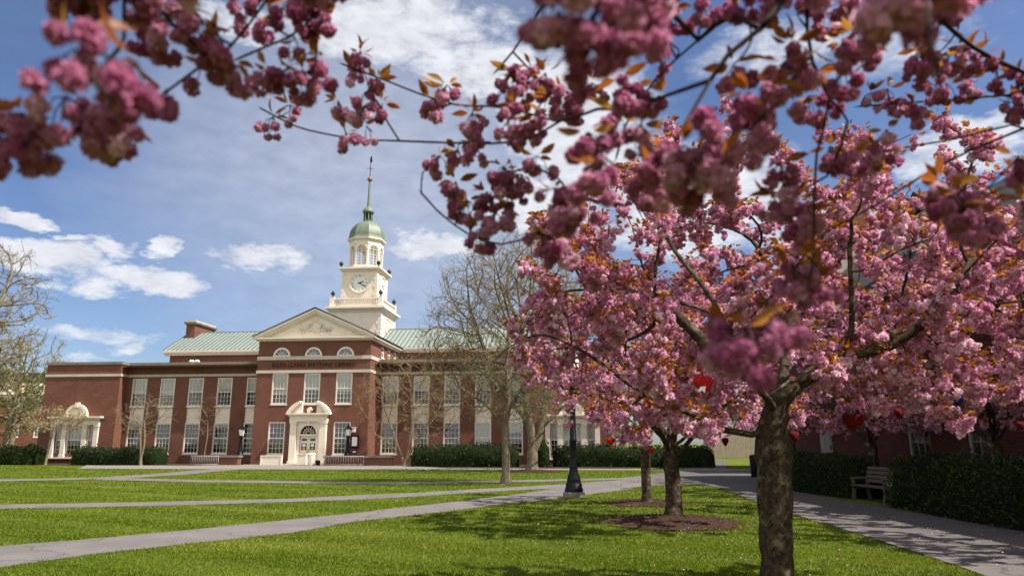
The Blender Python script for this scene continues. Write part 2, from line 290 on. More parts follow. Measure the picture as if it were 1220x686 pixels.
# ------------------------------------------------------------------ mesh helpers
def tag(o, label=None, cat=None, group=None, kind=None):
    if label: o['label'] = label
    if cat: o['category'] = cat
    if group: o['group'] = group
    if kind: o['kind'] = kind
    return o
def empty(name, loc=(0, 0, 0), rz=0, label=None, cat=None, group=None):
    o = bpy.data.objects.new(name, None); COL.objects.link(o); o.location = loc; o.rotation_euler = (0, 0, rz)
    o.empty_display_size = .3
    return tag(o, label, cat, group)
def link(name, me, parent=None, loc=(0, 0, 0), rot=(0, 0, 0), scale=(1, 1, 1)):
    o = bpy.data.objects.new(name, me); COL.objects.link(o); o.parent = parent; o.location = loc; o.rotation_euler = rot; o.scale = scale
    return o
class MB:
    def __init__(s): s.v = []; s.f = []; s.m = []; s.sm = []
    def add(s, V, F, m=0, smooth=False):
        n = len(s.v); s.v += [tuple(p) for p in V]
        for f in F: s.f.append(tuple(i + n for i in f)); s.m.append(m); s.sm.append(smooth)
    def box(s, x0, x1, y0, y1, z0, z1, m=0):
        if x0 > x1: x0, x1 = x1, x0
        s.add([(x0, y0, z0), (x1, y0, z0), (x1, y1, z0), (x0, y1, z0), (x0, y0, z1), (x1, y0, z1), (x1, y1, z1), (x0, y1, z1)],
              [(0, 3, 2, 1), (4, 5, 6, 7), (0, 1, 5, 4), (1, 2, 6, 5), (2, 3, 7, 6), (3, 0, 4, 7)], m)
    def prism(s, prof, y0, y1, m=0, smooth=False):
        """profile in x,z extruded along y"""
        n = len(prof)
        V = [(x, y0, z) for x, z in prof] + [(x, y1, z) for x, z in prof]
        F = [tuple(range(n)), tuple(range(2 * n - 1, n - 1, -1))]
        s.add(V, F, m)
        s.add(V, [(i, i + n, (i + 1) % n + n, (i + 1) % n) for i in range(n)], m, smooth)
    def prismz(s, prof, z0, z1, m=0):
        n = len(prof)
        V = [(x, y, z0) for x, y in prof] + [(x, y, z1) for x, y in prof]
        s.add(V, [tuple(range(n - 1, -1, -1)), tuple(range(n, 2 * n))] + [(i, (i + 1) % n, (i + 1) % n + n, i + n) for i in range(n)], m)
    def lathe(s, prof, c=(0, 0, 0), n=24, m=0, smooth=True, ph=0):
        V = []; F = []
        for r, z in prof:
            for i in range(n):
                a = 2 * math.pi * i / n + ph; V.append((c[0] + r * math.cos(a), c[1] + r * math.sin(a), c[2] + z))
        for j in range(len(prof) - 1):
            for i in range(n):
                F.append((j * n + i, j * n + (i + 1) % n, (j + 1) * n + (i + 1) % n, (j + 1) * n + i))
        s.add(V, F, m, smooth)
        s.add([V[i] for i in range(n)], [tuple(range(n - 1, -1, -1))], m)
        s.add([V[(len(prof) - 1) * n + i] for i in range(n)], [tuple(range(n))], m)
    def tube(s, pts, r, n=8, m=0):
        pts = [Vector(p) for p in pts]; rs = r if isinstance(r, (list, tuple)) else [r] * len(pts)
        V = []; F = []
        for i, p in enumerate(pts):
            t = (pts[min(i + 1, len(pts) - 1)] - pts[max(i - 1, 0)]).normalized()
            a = t.cross(Vector((.13, .21, 1)) if abs(t.z) < .9 else Vector((1, .2, 0))).normalized(); b = t.cross(a)
            for k in range(n):
                q = p + (a * math.cos(2 * math.pi * k / n) + b * math.sin(2 * math.pi * k / n)) * rs[i]; V.append(tuple(q))
        for i in range(len(pts) - 1):
            for k in range(n): F.append((i * n + k, i * n + (k + 1) % n, (i + 1) * n + (k + 1) % n, (i + 1) * n + k))
        F += [tuple(range(n - 1, -1, -1)), tuple((len(pts) - 1) * n + k for k in range(n))]
        s.add(V, F, m, True)
    def ring(s, cx, y0, y1, cz, r0, r1, a0, a1, n=20, m=0):
        """flat annular sector in the x-z plane between two depths"""
        V = []; F = []
        for i in range(n + 1):
            a = a0 + (a1 - a0) * i / n; c_, s_ = math.cos(a), math.sin(a)
            V += [(cx + r0 * c_, y0, cz + r0 * s_), (cx + r1 * c_, y0, cz + r1 * s_), (cx + r1 * c_, y1, cz + r1 * s_), (cx + r0 * c_, y1, cz + r0 * s_)]
        for i in range(n):
            j = 4 * i
            for k in range(4): F.append((j + k, j + (k + 1) % 4, j + 4 + (k + 1) % 4, j + 4 + k))
        F += [(0, 3, 2, 1), (4 * n, 4 * n + 1, 4 * n + 2, 4 * n + 3)]
        s.add(V, F, m)
    def mesh(s, name, mats):
        me = bpy.data.meshes.new(name); me.from_pydata(s.v, [], s.f)
        for k in (mats if isinstance(mats, (list, tuple)) else [mats]): me.materials.append(k)
        me.polygons.foreach_set('material_index', s.m); me.polygons.foreach_set('use_smooth', s.sm)
        me.update(); return me
    def obj(s, name, mats, parent=None, loc=(0, 0, 0), rot=(0, 0, 0)):
        return link(name, s.mesh(name, mats), parent, loc, rot)

def np_mesh(name, V, F, mats, var=None, smooth=False, midx=None):
    """V (n,3), F (m,k) equal-sided faces"""
    me = bpy.data.meshes.new(name); k = F.shape[1]
    me.vertices.add(len(V)); me.vertices.foreach_set('co', np.ascontiguousarray(V, dtype=np.float32).ravel())
    me.loops.add(F.size); me.loops.foreach_set('vertex_index', np.ascontiguousarray(F, dtype=np.int32).ravel())
    me.polygons.add(len(F)); me.polygons.foreach_set('loop_start', np.arange(0, F.size, k, dtype=np.int32))
    me.polygons.foreach_set('use_smooth', np.full(len(F), smooth))
    for m in (mats if isinstance(mats, (list, tuple)) else [mats]): me.materials.append(m)
    if midx is not None: me.polygons.foreach_set('material_index', midx.astype(np.int32))
    if var is not None:
        at = me.attributes.new('var', 'FLOAT', 'POINT'); at.data.foreach_set('value', np.ascontiguousarray(var, dtype=np.float32))
    me.update(calc_edges=True); return me

def frames(D, spin):
    """rotation matrices whose z axis is D, spun about it"""
    D = D / np.linalg.norm(D, axis=1, keepdims=True)
    ref = np.where(np.abs(D[:, 2:3]) < .9, np.array([[0, 0, 1.]]), np.array([[1., 0, 0]]))
    a = np.cross(ref, D); a /= np.linalg.norm(a, axis=1, keepdims=True); b = np.cross(D, a)
    c, s = np.cos(spin)[:, None], np.sin(spin)[:, None]
    return np.stack([a * c + b * s, -a * s + b * c, D], axis=2)
def rdirs(n):
    d = rng.normal(size=(n, 3)); return d / np.linalg.norm(d, axis=1, keepdims=True)
def instance(pv, pf, pos, rot, scale):
    n = len(pos)
    V = np.einsum('nij,vj->nvi', rot, pv) * scale[:, None, None] + pos[:, None, :]
    F = pf[None] + (np.arange(n) * len(pv))[:, None, None]
    return V.reshape(-1, 3), F.reshape(-1, pf.shape[1])
def inst_mesh(name, pv, pf, pos, rot, scale, mats, var, smooth=False):
    V, F = instance(pv, pf, pos, rot, scale)
    return np_mesh(name, V, F, mats, np.repeat(var, len(pv)), smooth)

LEAF_V = np.array([(0, 0, 0), (.26, 0, .45), (0, .05, .55), (-.26, 0, .45), (0, -.06, 1.0)]); LEAF_V[1, 1] = LEAF_V[3, 1] = .12
LEAF_F = np.array([(0, 1, 2, 2), (0, 2, 3, 3), (1, 4, 2, 2), (2, 4, 3, 3)])[:, :3]
QUAD_V = np.array([(-.35, 0, 0), (.35, 0, 0), (.3, .12, .9), (-.3, .12, .9)]); QUAD_F = np.array([(0, 1, 2, 3)])

def flower(npet, seed, n2=True):
    """one full double blossom of unit radius: petals turned outward from a core, ruffled at the rim"""
    g = np.random.default_rng(seed); V = []; F = []
    for i in range(npet):
        z = 1 - 1.75 * (i + .5) / npet; a = i * 2.39996 + g.normal() * .25
        r = math.sqrt(max(0, 1 - z * z)); d = np.array([r * math.cos(a), r * math.sin(a), z]); d += g.normal(size=3) * .18; d /= np.linalg.norm(d)
        t = np.cross(d, g.normal(size=3)); t /= np.linalg.norm(t); b = np.cross(d, t)
        wd = g.uniform(.30, .42); ln = g.uniform(.45, .62); tilt = g.uniform(.25, .8); rad = g.uniform(.78, 1.0)
        up = b * math.cos(tilt) + d * math.sin(tilt); nrm = d * math.cos(tilt) - b * math.sin(tilt)
        base = d * (rad - .38); o = len(V)
        if n2:
            rows = [(0, .35), (.55, 1.0), (1.0, .72)]
            for q, (l, ww) in enumerate(rows):
                for sgn in (-1, 0, 1):
                    cup = nrm * (.16 * (1 if sgn else -.15) * (1 - .4 * l)) + nrm * g.normal() * .05 * l
                    V.append(base + up * ln * l + t * wd * ww * sgn + cup + (up * -.06 if sgn == 0 and q == 2 else 0))
            for q in range(2):
                for k in range(2): F.append((o + q * 3 + k, o + q * 3 + k + 1, o + q * 3 + k + 4, o + q * 3 + k + 3))
        else:
            for l, s_ in ((0, -.5), (0, .5), (1, 1), (1, -1)):
                V.append(base + up * ln * 1.15 * l + t * wd * 1.15 * s_ + nrm * g.normal() * .08)
            F.append((o, o + 1, o + 2, o + 3))
    o = len(V)     # solid heart so that no light shows through the middle
    for z in (-1, 1):
        for x, y in ((-1, -1), (1, -1), (1, 1), (-1, 1)): V.append(np.array([x, y, z]) * .36)
    F += [(o, o + 3, o + 2, o + 1), (o + 4, o + 5, o + 6, o + 7), (o, o + 1, o + 5, o + 4), (o + 1, o + 2, o + 6, o + 5), (o + 2, o + 3, o + 7, o + 6), (o + 3, o, o + 4, o + 7)]
    return np.array(V), np.array(F)
FL_HI = flower(44, 3); FL_MID = flower(26, 5, False); FL_LO = flower(16, 6, False)

# ------------------------------------------------------------------ tree growth (space colonisation)
def smooth(N, par, fixed, it=3):
    n = len(N); cnt = np.ones(n); best = np.full(n, -1)
    for i in range(n - 1, -1, -1):
        if par[i] >= 0: cnt[par[i]] += cnt[i]
    for i in range(n):
        p = par[i]
        if p >= 0 and (best[p] < 0 or cnt[i] > cnt[best[p]]): best[p] = i
    pa = np.array(par); k = np.array([i for i in range(fixed, n) if best[i] >= 0])
    for _ in range(it):
        if len(k): N[k] = .5 * N[k] + .25 * (N[pa[k]] + N[best[k]])
    return N
def add_twigs(N, par, start, per, length, seed, upb=.25, seg=2):
    """fine straight side shoots along the outer growth"""
    g = np.random.default_rng(seed); N = list(N); par = list(par); n0 = len(N); cnt = np.ones(n0)
    for i in range(n0 - 1, -1, -1):
        if par[i] >= 0: cnt[par[i]] += cnt[i]
    for i in range(start, n0):
        if cnt[i] > 14: continue
        for k in range(g.poisson(per)):
            d = N[i] - N[par[i]]; d = d / (np.linalg.norm(d) + 1e-9); q = g.normal(size=3); q -= d * (q @ d); q /= np.linalg.norm(q)
            t = d * .8 + q * .75 + np.array([0, 0, upb]); t /= np.linalg.norm(t); L_ = length * g.uniform(.4, 1.2); p = i
            for j in range(seg):
                N.append(N[p] + (t + g.normal(size=3) * .08) * (L_ / seg)); par.append(p); p = len(N) - 1
    return np.array(N), par
def grow(nodes, parents, attr, step, kill, infl, iters=120, up=0.0, jit=.12, seed=0, ok=None):
    g = np.random.default_rng(seed)
    P_ = [np.array(p, float) for p in nodes]; par = list(parents); A = np.array(attr, float)
    N = np.array(P_); d = np.linalg.norm(A[:, None] - N[None], axis=2)
    if ok is not None: d[:, ~ok] = 1e6
    near = d.argmin(1); nd = d.min(1)
    alive = nd > kill; stag = np.zeros(len(A))
    for it in range(iters):
        act = alive & (nd < infl)
        if not act.any():
            if not alive.any(): break
            infl *= 1.4; 
            if infl > 30: break
            continue
        idx = near[act]; vec = A[act] - np.array(P_)[idx]; vec /= np.linalg.norm(vec, axis=1, keepdims=True) + 1e-9
        uniq, inv = np.unique(idx, return_inverse=True); s = np.zeros((len(uniq), 3)); np.add.at(s, inv, vec)
        s /= np.linalg.norm(s, axis=1, keepdims=True) + 1e-9; s += g.normal(size=s.shape) * jit; s[:, 2] += up
        s /= np.linalg.norm(s, axis=1, keepdims=True)
        new = np.array(P_)[uniq] + s * step; n0 = len(P_)
        for k in range(len(uniq)): P_.append(new[k]); par.append(int(uniq[k]))
        al = np.where(alive)[0]
        dd = np.linalg.norm(A[al][:, None] - new[None], axis=2); mn = dd.min(1); am = dd.argmin(1)
        better = mn < nd[al] - 1e-6; nd[al[better]] = mn[better]; near[al[better]] = am[better] + n0
        stag[act] += 1; stag[al[better]] = 0; alive &= (nd > kill) & (stag < 4)
        if len(P_) > 14000: break
    return smooth(np.array(P_), par, len(nodes)), par
def radii(par, r0, e, n, rmax=None):
    acc = np.zeros(n)
    ch = [[] for _ in range(n)]
    for i, p in enumerate(par):
        if p >= 0: ch[p].append(i)
    r = np.zeros(n); tips = sum(1 for c in ch if not c)
    if rmax: e = math.log(max(2, tips)) / math.log(rmax / r0)
    for i in range(n - 1, -1, -1):
        r[i] = r0 if not ch[i] else (sum(r[c] ** e for c in ch[i])) ** (1 / e)
    return r, ch
def tubes(N, par, r, ch, sides=6, rough=0.0, minr=0, ellip=None):
    V = []; F = []; cnt = 0
    def ringpts(p, t, ref, rad, k):
        t = t / (np.linalg.norm(t) + 1e-9); a = np.cross(ref, t); la = np.linalg.norm(a)
        if la < .05: a = np.cross(np.array([.3, 1, .2]), t); la = np.linalg.norm(a)
        a /= la; b = np.cross(t, a); ang = np.arange(k) * 2 * math.pi / k
        o = np.outer(np.cos(ang), a) + np.outer(np.sin(ang), b)
        if rough and rad > .03:
            rr = np.array([1 + rough * (noise.noise(Vector(p + o_ * rad * 1.6) * 5.0) + .8 * noise.noise(Vector((float((p + o_ * rad * 1.6)[0]), float((p + o_ * rad * 1.6)[1]), float(p[2]) * .45)) * 22.0)) for o_ in o])
            return p + o * (rad * rr)[:, None]
        return p + o * rad
    starts = [i for i, p in enumerate(par) if p < 0]
    stack = [(s, -1) for s in starts]
    while stack:
        s, frm = stack.pop()
        chain = ([frm] if frm >= 0 else []) + [s]; cur = s
        while ch[cur]:
            c = sorted(ch[cur], key=lambda i: -r[i])
            for o in c[1:]: stack.append((o, cur))
            cur = c[0]; chain.append(cur)
        if len(chain) < 2: continue
        k = sides if r[chain[-2 if len(chain) > 2 else 0]] < .05 and r[chain[1]] < .06 else max(sides, 12 if r[chain[1]] < .12 else 26)
        pts = N[chain]; ref = np.array([.31, .17, .93]) if abs((pts[-1] - pts[0])[2]) < .8 * np.linalg.norm(pts[-1] - pts[0]) else np.array([1., .2, .1])
        rows = []
        for j, i in enumerate(chain):
            rad = r[i] if not (j == 0 and frm >= 0) else min(r[chain[1]] * 1.05, r[i])
            t = pts[min(j + 1, len(pts) - 1)] - pts[max(j - 1, 0)]
            rows.append(ringpts(pts[j], t, ref, rad, k))
        tip = pts[-1] + (pts[-1] - pts[-2]) * .3
        o = cnt
        for q in rows: V.append(q); cnt += k
        V.append(tip[None]); cnt += 1
        for j in range(len(rows) - 1):
            a = o + j * k + np.arange(k); b = o + j * k + (np.arange(k) + 1) % k
            F.append(np.stack([a, b, b + k, a + k], 1))
        j = len(rows) - 1; a = o + j * k + np.arange(k); b = o + j * k + (np.arange(k) + 1) % k
        F.append(np.stack([a, b, np.full(k, cnt - 1), np.full(k, cnt - 1)], 1))
    V = np.concatenate(V); F = np.concatenate(F)
    return V, F
def tube_mesh(name, V, F, m, smooth=True):
    # drop the doubled corner of tip triangles
    tri = F[:, 2] == F[:, 3]
    me = bpy.data.meshes.new(name)
    me.vertices.add(len(V)); me.vertices.foreach_set('co', V.astype(np.float32).ravel())
    q = F[~tri]; t = F[tri][:, :3]
    lv = np.concatenate([q.ravel(), t.ravel()]); ls = np.concatenate([np.arange(len(q)) * 4, len(q) * 4 + np.arange(len(t)) * 3])
    me.loops.add(len(lv)); me.loops.foreach_set('vertex_index', lv.astype(np.int32))
    me.polygons.add(len(ls)); me.polygons.foreach_set('loop_start', ls.astype(np.int32)); me.polygons.foreach_set('use_smooth', np.full(len(ls), smooth))
    for k in (m if isinstance(m, (list, tuple)) else [m]): me.materials.append(k)
    me.update(calc_edges=True); return me
def polyline(pts, step):
    pts = [np.array(p, float) for p in pts]; out = [pts[0]]
    # Catmull-Rom through the points
    ext = [2 * pts[0] - pts[1]] + pts + [2 * pts[-1] - pts[-2]]
    for i in range(1, len(ext) - 2):
        p0, p1, p2, p3 = ext[i - 1:i + 3]; n = max(1, int(np.linalg.norm(p2 - p1) / step))
        for k in range(1, n + 1):
            t = k / n
            out.append(.5 * ((2 * p1) + (-p0 + p2) * t + (2 * p0 - 5 * p1 + 4 * p2 - p3) * t * t + (-p0 + 3 * p1 - 3 * p2 + p3) * t ** 3))
    return out
class Skel:
    def __init__(s): s.n = []; s.p = []
    def add(s, pts, step, at=None):
        """a limb; at = index of the node it leaves from (nearest to its first point if None)"""
        L_ = polyline(pts, step); st = 0
        if s.n:
            if at is None: at = int(np.argmin([np.linalg.norm(q - L_[0]) for q in s.n]))
            prev = at; st = 1
        else: prev = -1
        ids = []
        for q in L_[st:]:
            s.n.append(q); s.p.append(prev); prev = len(s.n) - 1; ids.append(prev)
        return ids
def crown_points(n, c, rad, zmin, seed, fill=.45, nz=.9, thr=-.12, gap=None):
    g = np.random.default_rng(seed); out = []; c = np.array(c); rad = np.array(rad)
    while len(out) < n:
        d = g.normal(size=3); d /= np.linalg.norm(d); q = d * (g.uniform(fill, 1) ** .6)
        p = c + q * rad * (1 + .18 * noise.noise(Vector(d * 2.2 + seed)))
        if p[2] < zmin + .25 * noise.noise(Vector(p * .9)): continue
        if gap is not None and np.linalg.norm((p - gap[0])[[0, 2]]) < gap[1]: continue
        if noise.noise(Vector(p * nz) + Vector((seed, 0, 0))) < thr: continue
        out.append(p)
    return out

# ================================================================== SETTING: lawn and paths
from mathutils.geometry import tessellate_polygon
mb = MB(); mb.add([(-900, -300, 0), (900, -300, 0), (900, 1500, 0), (-900, 1500, 0)], [(0, 1, 2, 3)])
lawn = mb.obj('lawn', M['lawn']); tag(lawn, kind='structure')

def ragged(pts, seg=.35, amp=.035):
    out = []
    for i in range(len(pts)):
        a, b = Vector(pts[i]), Vector(pts[(i + 1) % len(pts)]); n = max(1, int((b - a).length / seg))
        nrm = Vector((-(b - a).y, (b - a).x)).normalized()
        for k in range(n):
            q = a.lerp(b, k / n)
            j = noise.noise(Vector((q.x * .9, q.y * .9, 3))) * amp * 1.5 + noise.noise(Vector((q.x * 4, q.y * 4, 7))) * amp
            out.append(q + nrm * j)
    return out
PATHS = []
def sheet(name, pts, m, z, amp=.035):
    q = ragged(pts, amp=amp); PATHS.append(np.array([(p.x, p.y) for p in q]))
    tri = tessellate_polygon([[Vector((p.x, p.y, 0)) for p in q]])
    mb = MB(); mb.add([(p.x, p.y, z) for p in q], [t if (Vector(q[t[1]]) - Vector(q[t[0]])).cross(Vector(q[t[2]]) - Vector(q[t[0]])) > 0 else t[::-1] for t in tri])
    o = mb.obj(name, m); tag(o, kind='structure'); return o
def gp(*pp): return [G(x, y).xy for x, y in pp]

# near diagonal path running up to the plaza
up = gp((0, 650.5), (103, 642), (220, 631.5), (344, 619), (420, 611), (553, 596), (620, 588), (657, 582.5))
lo = gp((755, 582), (699, 589), (634, 597), (603, 599.5), (565, 605), (420, 622), (344, 635), (275, 642), (138, 657), (52, 668), (0, 676))
exL = [lo[-1] + (lo[-1] - lo[-2]).normalized() * 9, up[0] + (up[0] - up[1]).normalized() * 9]
sheet('path', exL + up + gp((690, 579), (720, 576)) + lo, M['asphalt'], .004)
# second path
ub = gp((0, 601), (172, 598), (344, 594), (420, 590), (493, 587), (580, 581.8), (667, 576.8), (742, 571.5))
lb = gp((742, 579.5), (690, 581), (657, 582.2), (620, 583.5), (493, 591.5), (420, 595.5), (344, 598), (172, 603), (0, 606))
exB = [lb[-1] + (lb[-1] - lb[-2]).normalized() * 25, ub[0] + (ub[0] - ub[1]).normalized() * 25]
sheet('path', exB + ub + lb, M['asphalt'], .008)
# thin far path across the lawn
def strip(pts, wd):
    pts = [Vector(p) for p in pts]; L_ = []; R_ = []
    for i, p in enumerate(pts):
        t = (pts[min(i + 1, len(pts) - 1)] - pts[max(i - 1, 0)]).normalized(); n = Vector((-t.y, t.x)) * wd / 2
        L_.append(p + n); R_.append(p - n)
    return R_ + L_[::-1]
sheet('path', strip(gp((127, 570.3), (255, 573.2), (432, 575.3), (523, 574.8), (620, 573), (760, 569.8)), 1.7), M['asphalt'], .012)
sheet('path', strip(gp((-60, 573.5), (28, 571.6), (127, 569.6), (200, 565), (250, 560.5), (300, 557)), 2.2), M['asphalt'], .016)
# plaza junction and the path down the right-hand side
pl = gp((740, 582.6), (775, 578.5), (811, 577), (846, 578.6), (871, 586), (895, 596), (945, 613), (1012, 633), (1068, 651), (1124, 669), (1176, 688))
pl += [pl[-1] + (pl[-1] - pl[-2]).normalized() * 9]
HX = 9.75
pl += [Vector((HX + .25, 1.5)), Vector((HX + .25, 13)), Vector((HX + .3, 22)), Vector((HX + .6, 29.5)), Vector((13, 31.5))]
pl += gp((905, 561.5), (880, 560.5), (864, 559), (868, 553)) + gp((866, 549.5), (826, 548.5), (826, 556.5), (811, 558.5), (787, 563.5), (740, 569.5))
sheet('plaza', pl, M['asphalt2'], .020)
# forecourt walk along the library
OX, OY = -16.32, 59.09
BR = R(-6)
def B2W(x, y): return Vector((OX + x * math.cos(BR) - y * math.sin(BR), OY + x * math.sin(BR) + y * math.cos(BR)))
sheet('front_walk', [B2W(-17, -3.5), B2W(-12.5, -10.5), B2W(-2, -10.8), B2W(10, -10), B2W(40, -9.2), B2W(40, -7.2), B2W(12.5, -7.2), B2W(8.6, -2.2), B2W(6, -.06), B2W(-6, -.06), B2W(-8.5, -3.3)], M['concrete'], .024, .02)
sheet('planting_bed', [B2W(8.9, -2.1), B2W(12.9, -6.6), B2W(25.5, -6.0), B2W(25.5, 2.1), B2W(5, 2.1), B2W(5, -.1), B2W(6.3, -.1)], M['soil'], .028)
sheet('planting_bed', [B2W(-27, -2.6), B2W(-17.5, -3.2), B2W(-9, -3.0), B2W(-6.3, -.1), B2W(-5.3, -.1), B2W(-5.3, 2.1), B2W(-27, 2.1)], M['soil'], .028)

def mulch(c, r, h, seed, name='mulch_bed'):
    mb = MB(); n = 40; g = random.Random(seed); V = [(0, 0, h)]; rings = 7
    for j in range(1, rings + 1):
        t = j / rings
        for i in range(n):
            a = 2 * math.pi * i / n; rr = r * t * (1 + .30 * noise.noise(Vector((math.cos(a) * 2, math.sin(a) * 2, seed))))
            V.append((rr * math.cos(a), rr * math.sin(a), h * (1 - t) ** .8 + .02 + .035 * noise.noise(Vector((rr * math.cos(a) * 6, rr * math.sin(a) * 6, seed))) * (1 if j < rings else .2)))
    F = [(0, 1 + i, 1 + (i + 1) % n) for i in range(n)]
    for j in range(rings - 1):
        for i in range(n): F.append((1 + j * n + i, 1 + (j + 1) * n + i, 1 + (j + 1) * n + (i + 1) % n, 1 + j * n + (i + 1) % n))
    for k in range(int(500 * r * r)):   # loose chips
        a = g.uniform(0, 6.28); rr = r * math.sqrt(g.random()) * 1.3; z = max(.03, h * (1 - min(1, rr / r)) ** .8 + .03)
        s = g.uniform(.012, .035); t = g.uniform(0, 3.14); o = len(V); e = g.uniform(-.02, .02)
        x, y = rr * math.cos(a), rr * math.sin(a); c_, s_ = math.cos(t) * s, math.sin(t) * s
        V += [(x - c_, y - s_, z + e), (x + s_ * .4, y - c_ * .4, z), (x + c_, y + s_, z - e + .01), (x - s_ * .4, y + c_ * .4, z + .015)]; F.append((o, o + 1, o + 2, o + 3))
    mb.add(V, F); o = mb.obj(name, M['mulch'], None, (c[0], c[1], 0)); tag(o, kind='structure'); PATHS.append(np.array([(c[0] + r * .93 * math.cos(a), c[1] + r * .93 * math.sin(a)) for a in np.linspace(0, 6.2, 24)])); return o
mulch((3.55, 16.15), 1.45, .14, 1); mulch((3.9, 21.2), 1.15, .10, 2); mulch((1.2, 44.4), 1.7, .16, 3)

def inside(px, py, poly):
    r = np.zeros(len(px), bool); n = len(poly); j = n - 1
    for i in range(n):
        xi, yi = poly[i]; xj, yj = poly[j]
        if yi != yj:
            c = ((yi > py) != (yj > py)) & (px < (xj - xi) * (py - yi) / (yj - yi) + xi); r ^= c
        j = i
    return r
def add_grass(n):
    # denser close by; mown blades leaning with the mower's bands
    Y = 7.0 * (57 / 7.0) ** (rng.random(n) ** 1.15); X = (rng.random(n) * 2 - 1) * (.84 * Y + 1.0)
    keep = np.ones(n, bool)
    for p in PATHS: keep &= ~inside(X, Y, p)
    keep &= (X < 9.9) | (Y > 31)
    X, Y = X[keep], Y[keep]; n = len(X)
    ca, sa = math.cos(R(-28)), math.sin(R(-28)); band = np.sin((X * -sa + Y * ca) * 2 * math.pi / 2.2) > 0
    ang = np.where(band, R(60), R(240)) + rng.normal(size=n) * .9
    lean = .3 + rng.random(n) * .5
    D = np.stack([np.cos(ang) * lean, np.sin(ang) * lean, np.ones(n)], 1)
    s = (.030 + .014 * rng.random(n)) * (1 + .25 * np.array([noise.noise(Vector((x * .7, y * .7, 0))) for x, y in zip(X, Y)]))
    wd = .0055 * (Y / 7) ** 1.0
    pv = np.array([(-1, 0, 0), (1, 0, 0), (.0, 0, 1.0)]); F = np.array([(0, 1, 2)])
    rot = frames(D, rng.random(n) * 6.28)
    V = np.zeros((n, 3, 3)); base = np.stack([X, Y, np.full(n, .0)], 1)
    for k in range(3):
        V[:, k] = base + rot[:, :, 0] * (pv[k, 0] * wd)[:, None] + rot[:, :, 2] * (pv[k, 2] * s)[:, None]
    pn = np.array([noise.noise(Vector((x * .5, y * .5, 4))) for x, y in zip(X, Y)])
    U_, V_ = X * ca + Y * sa, -X * sa + Y * ca; st = np.array([noise.noise(Vector((a * .16, b * 1.1, 9))) for a, b in zip(U_, V_)])
    var = np.clip(.40 + .3 * pn + .42 * st + rng.normal(size=n) * .2, 0, 1)
    me = np_mesh('grass', V.reshape(-1, 3), np.arange(n * 3).reshape(-1, 3), M['grassblade'], np.repeat(var, 3))
    tag(link('grass', me), 'short green mown grass covering the lawn between the paths', 'grass', kind='stuff')
add_grass(560000)

# ================================================================== LIBRARY
lib = empty('library_building', (OX, OY, 0), BR, 'red brick library with white clock tower, green dome and pedimented entrance', 'building')
CX = -.36
BRK, CRM, STN, COP, ROOM = 0, 1, 2, 3, 4
WALLM = [M['brick'], M['cream'], M['stone'], M['coping'], M['room']]
def facade(mb, x0, x1, z0, z1, y, holes, dep=.9, m=BRK, sgn=1, axis='x'):
    """front sheet with real openings, brick reveals and a dark room behind each"""
    xs = sorted({x0, x1, *[h[0] for h in holes], *[h[1] for h in holes]}); zs = sorted({z0, z1, *[h[2] for h in holes], *[h[3] for h in holes]})
    def pt(x, d, z): return (x, y + d, z) if axis == 'x' else (y + d * sgn, x, z)
    for i in range(len(xs) - 1):
        for j in range(len(zs) - 1):
            cx, cz = (xs[i] + xs[i + 1]) / 2, (zs[j] + zs[j + 1]) / 2
            if any(h[0] < cx < h[1] and h[2] < cz < h[3] for h in holes): continue
            mb.add([pt(xs[i], 0, zs[j]), pt(xs[i + 1], 0, zs[j]), pt(xs[i + 1], 0, zs[j + 1]), pt(xs[i], 0, zs[j + 1])], [(0, 1, 2, 3)], m)
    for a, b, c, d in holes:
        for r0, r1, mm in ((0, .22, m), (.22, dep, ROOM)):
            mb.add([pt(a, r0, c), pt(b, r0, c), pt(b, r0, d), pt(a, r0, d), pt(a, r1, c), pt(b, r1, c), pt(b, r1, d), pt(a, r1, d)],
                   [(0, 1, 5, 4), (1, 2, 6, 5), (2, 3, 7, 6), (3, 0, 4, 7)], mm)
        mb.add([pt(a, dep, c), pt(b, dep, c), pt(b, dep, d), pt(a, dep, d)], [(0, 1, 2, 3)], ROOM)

DF = {}
def window_meshes(wd, h, nx, nz, rail=.5, fr=.11, sill=True, m='white'):
    k = (wd, h, nx, nz, rail, sill, m)
    if k in DF: return DF[k]
    f = MB(); y0, y1 = .05, .16
    f.box(-wd / 2, -wd / 2 + fr, y0, y1, 0, h); f.box(wd / 2 - fr, wd / 2, y0, y1, 0, h); f.box(-wd / 2 + fr, wd / 2 - fr, y0, y1, h - fr, h)
    f.box(-wd / 2 + fr, wd / 2 - fr, y0, y1, 0, fr * .9)
    iw = wd - 2 * fr; z0, z1 = fr * .9, h - fr; zm = z0 + (z1 - z0) * rail
    f.box(-iw / 2, iw / 2, .07, .15, zm - .04, zm + .04)
    t = .024
    for i in range(1, nx):
        x = -iw / 2 + iw * i / nx; f.box(x - t / 2, x + t / 2, .085, .135, z0, zm - .04); f.box(x - t / 2, x + t / 2, .08, .13, zm + .04, z1)
    nlo = max(1, round(nz * rail)); nhi = nz - nlo
    for a, b, n, yo in ((z0, zm - .04, nlo, .087), (zm + .04, z1, nhi, .082)):
        for j in range(1, n):
            z = a + (b - a) * j / n; f.box(-iw / 2, iw / 2, yo, yo + .046, z - t / 2, z + t / 2)
    if sill: f.box(-wd / 2 - .03, wd / 2 + .03, -.035, .17, -.10, -.002)
    p = MB(); p.add([(-iw / 2, .11, z0), (iw / 2, .11, z0), (iw / 2, .11, z1), (-iw / 2, .11, z1)], [(0, 1, 2, 3)])
    DF[k] = (f.mesh('window', M[m]), p.mesh('pane', M['glass']), iw, z0, zm, z1); return DF[k]
BL = {}
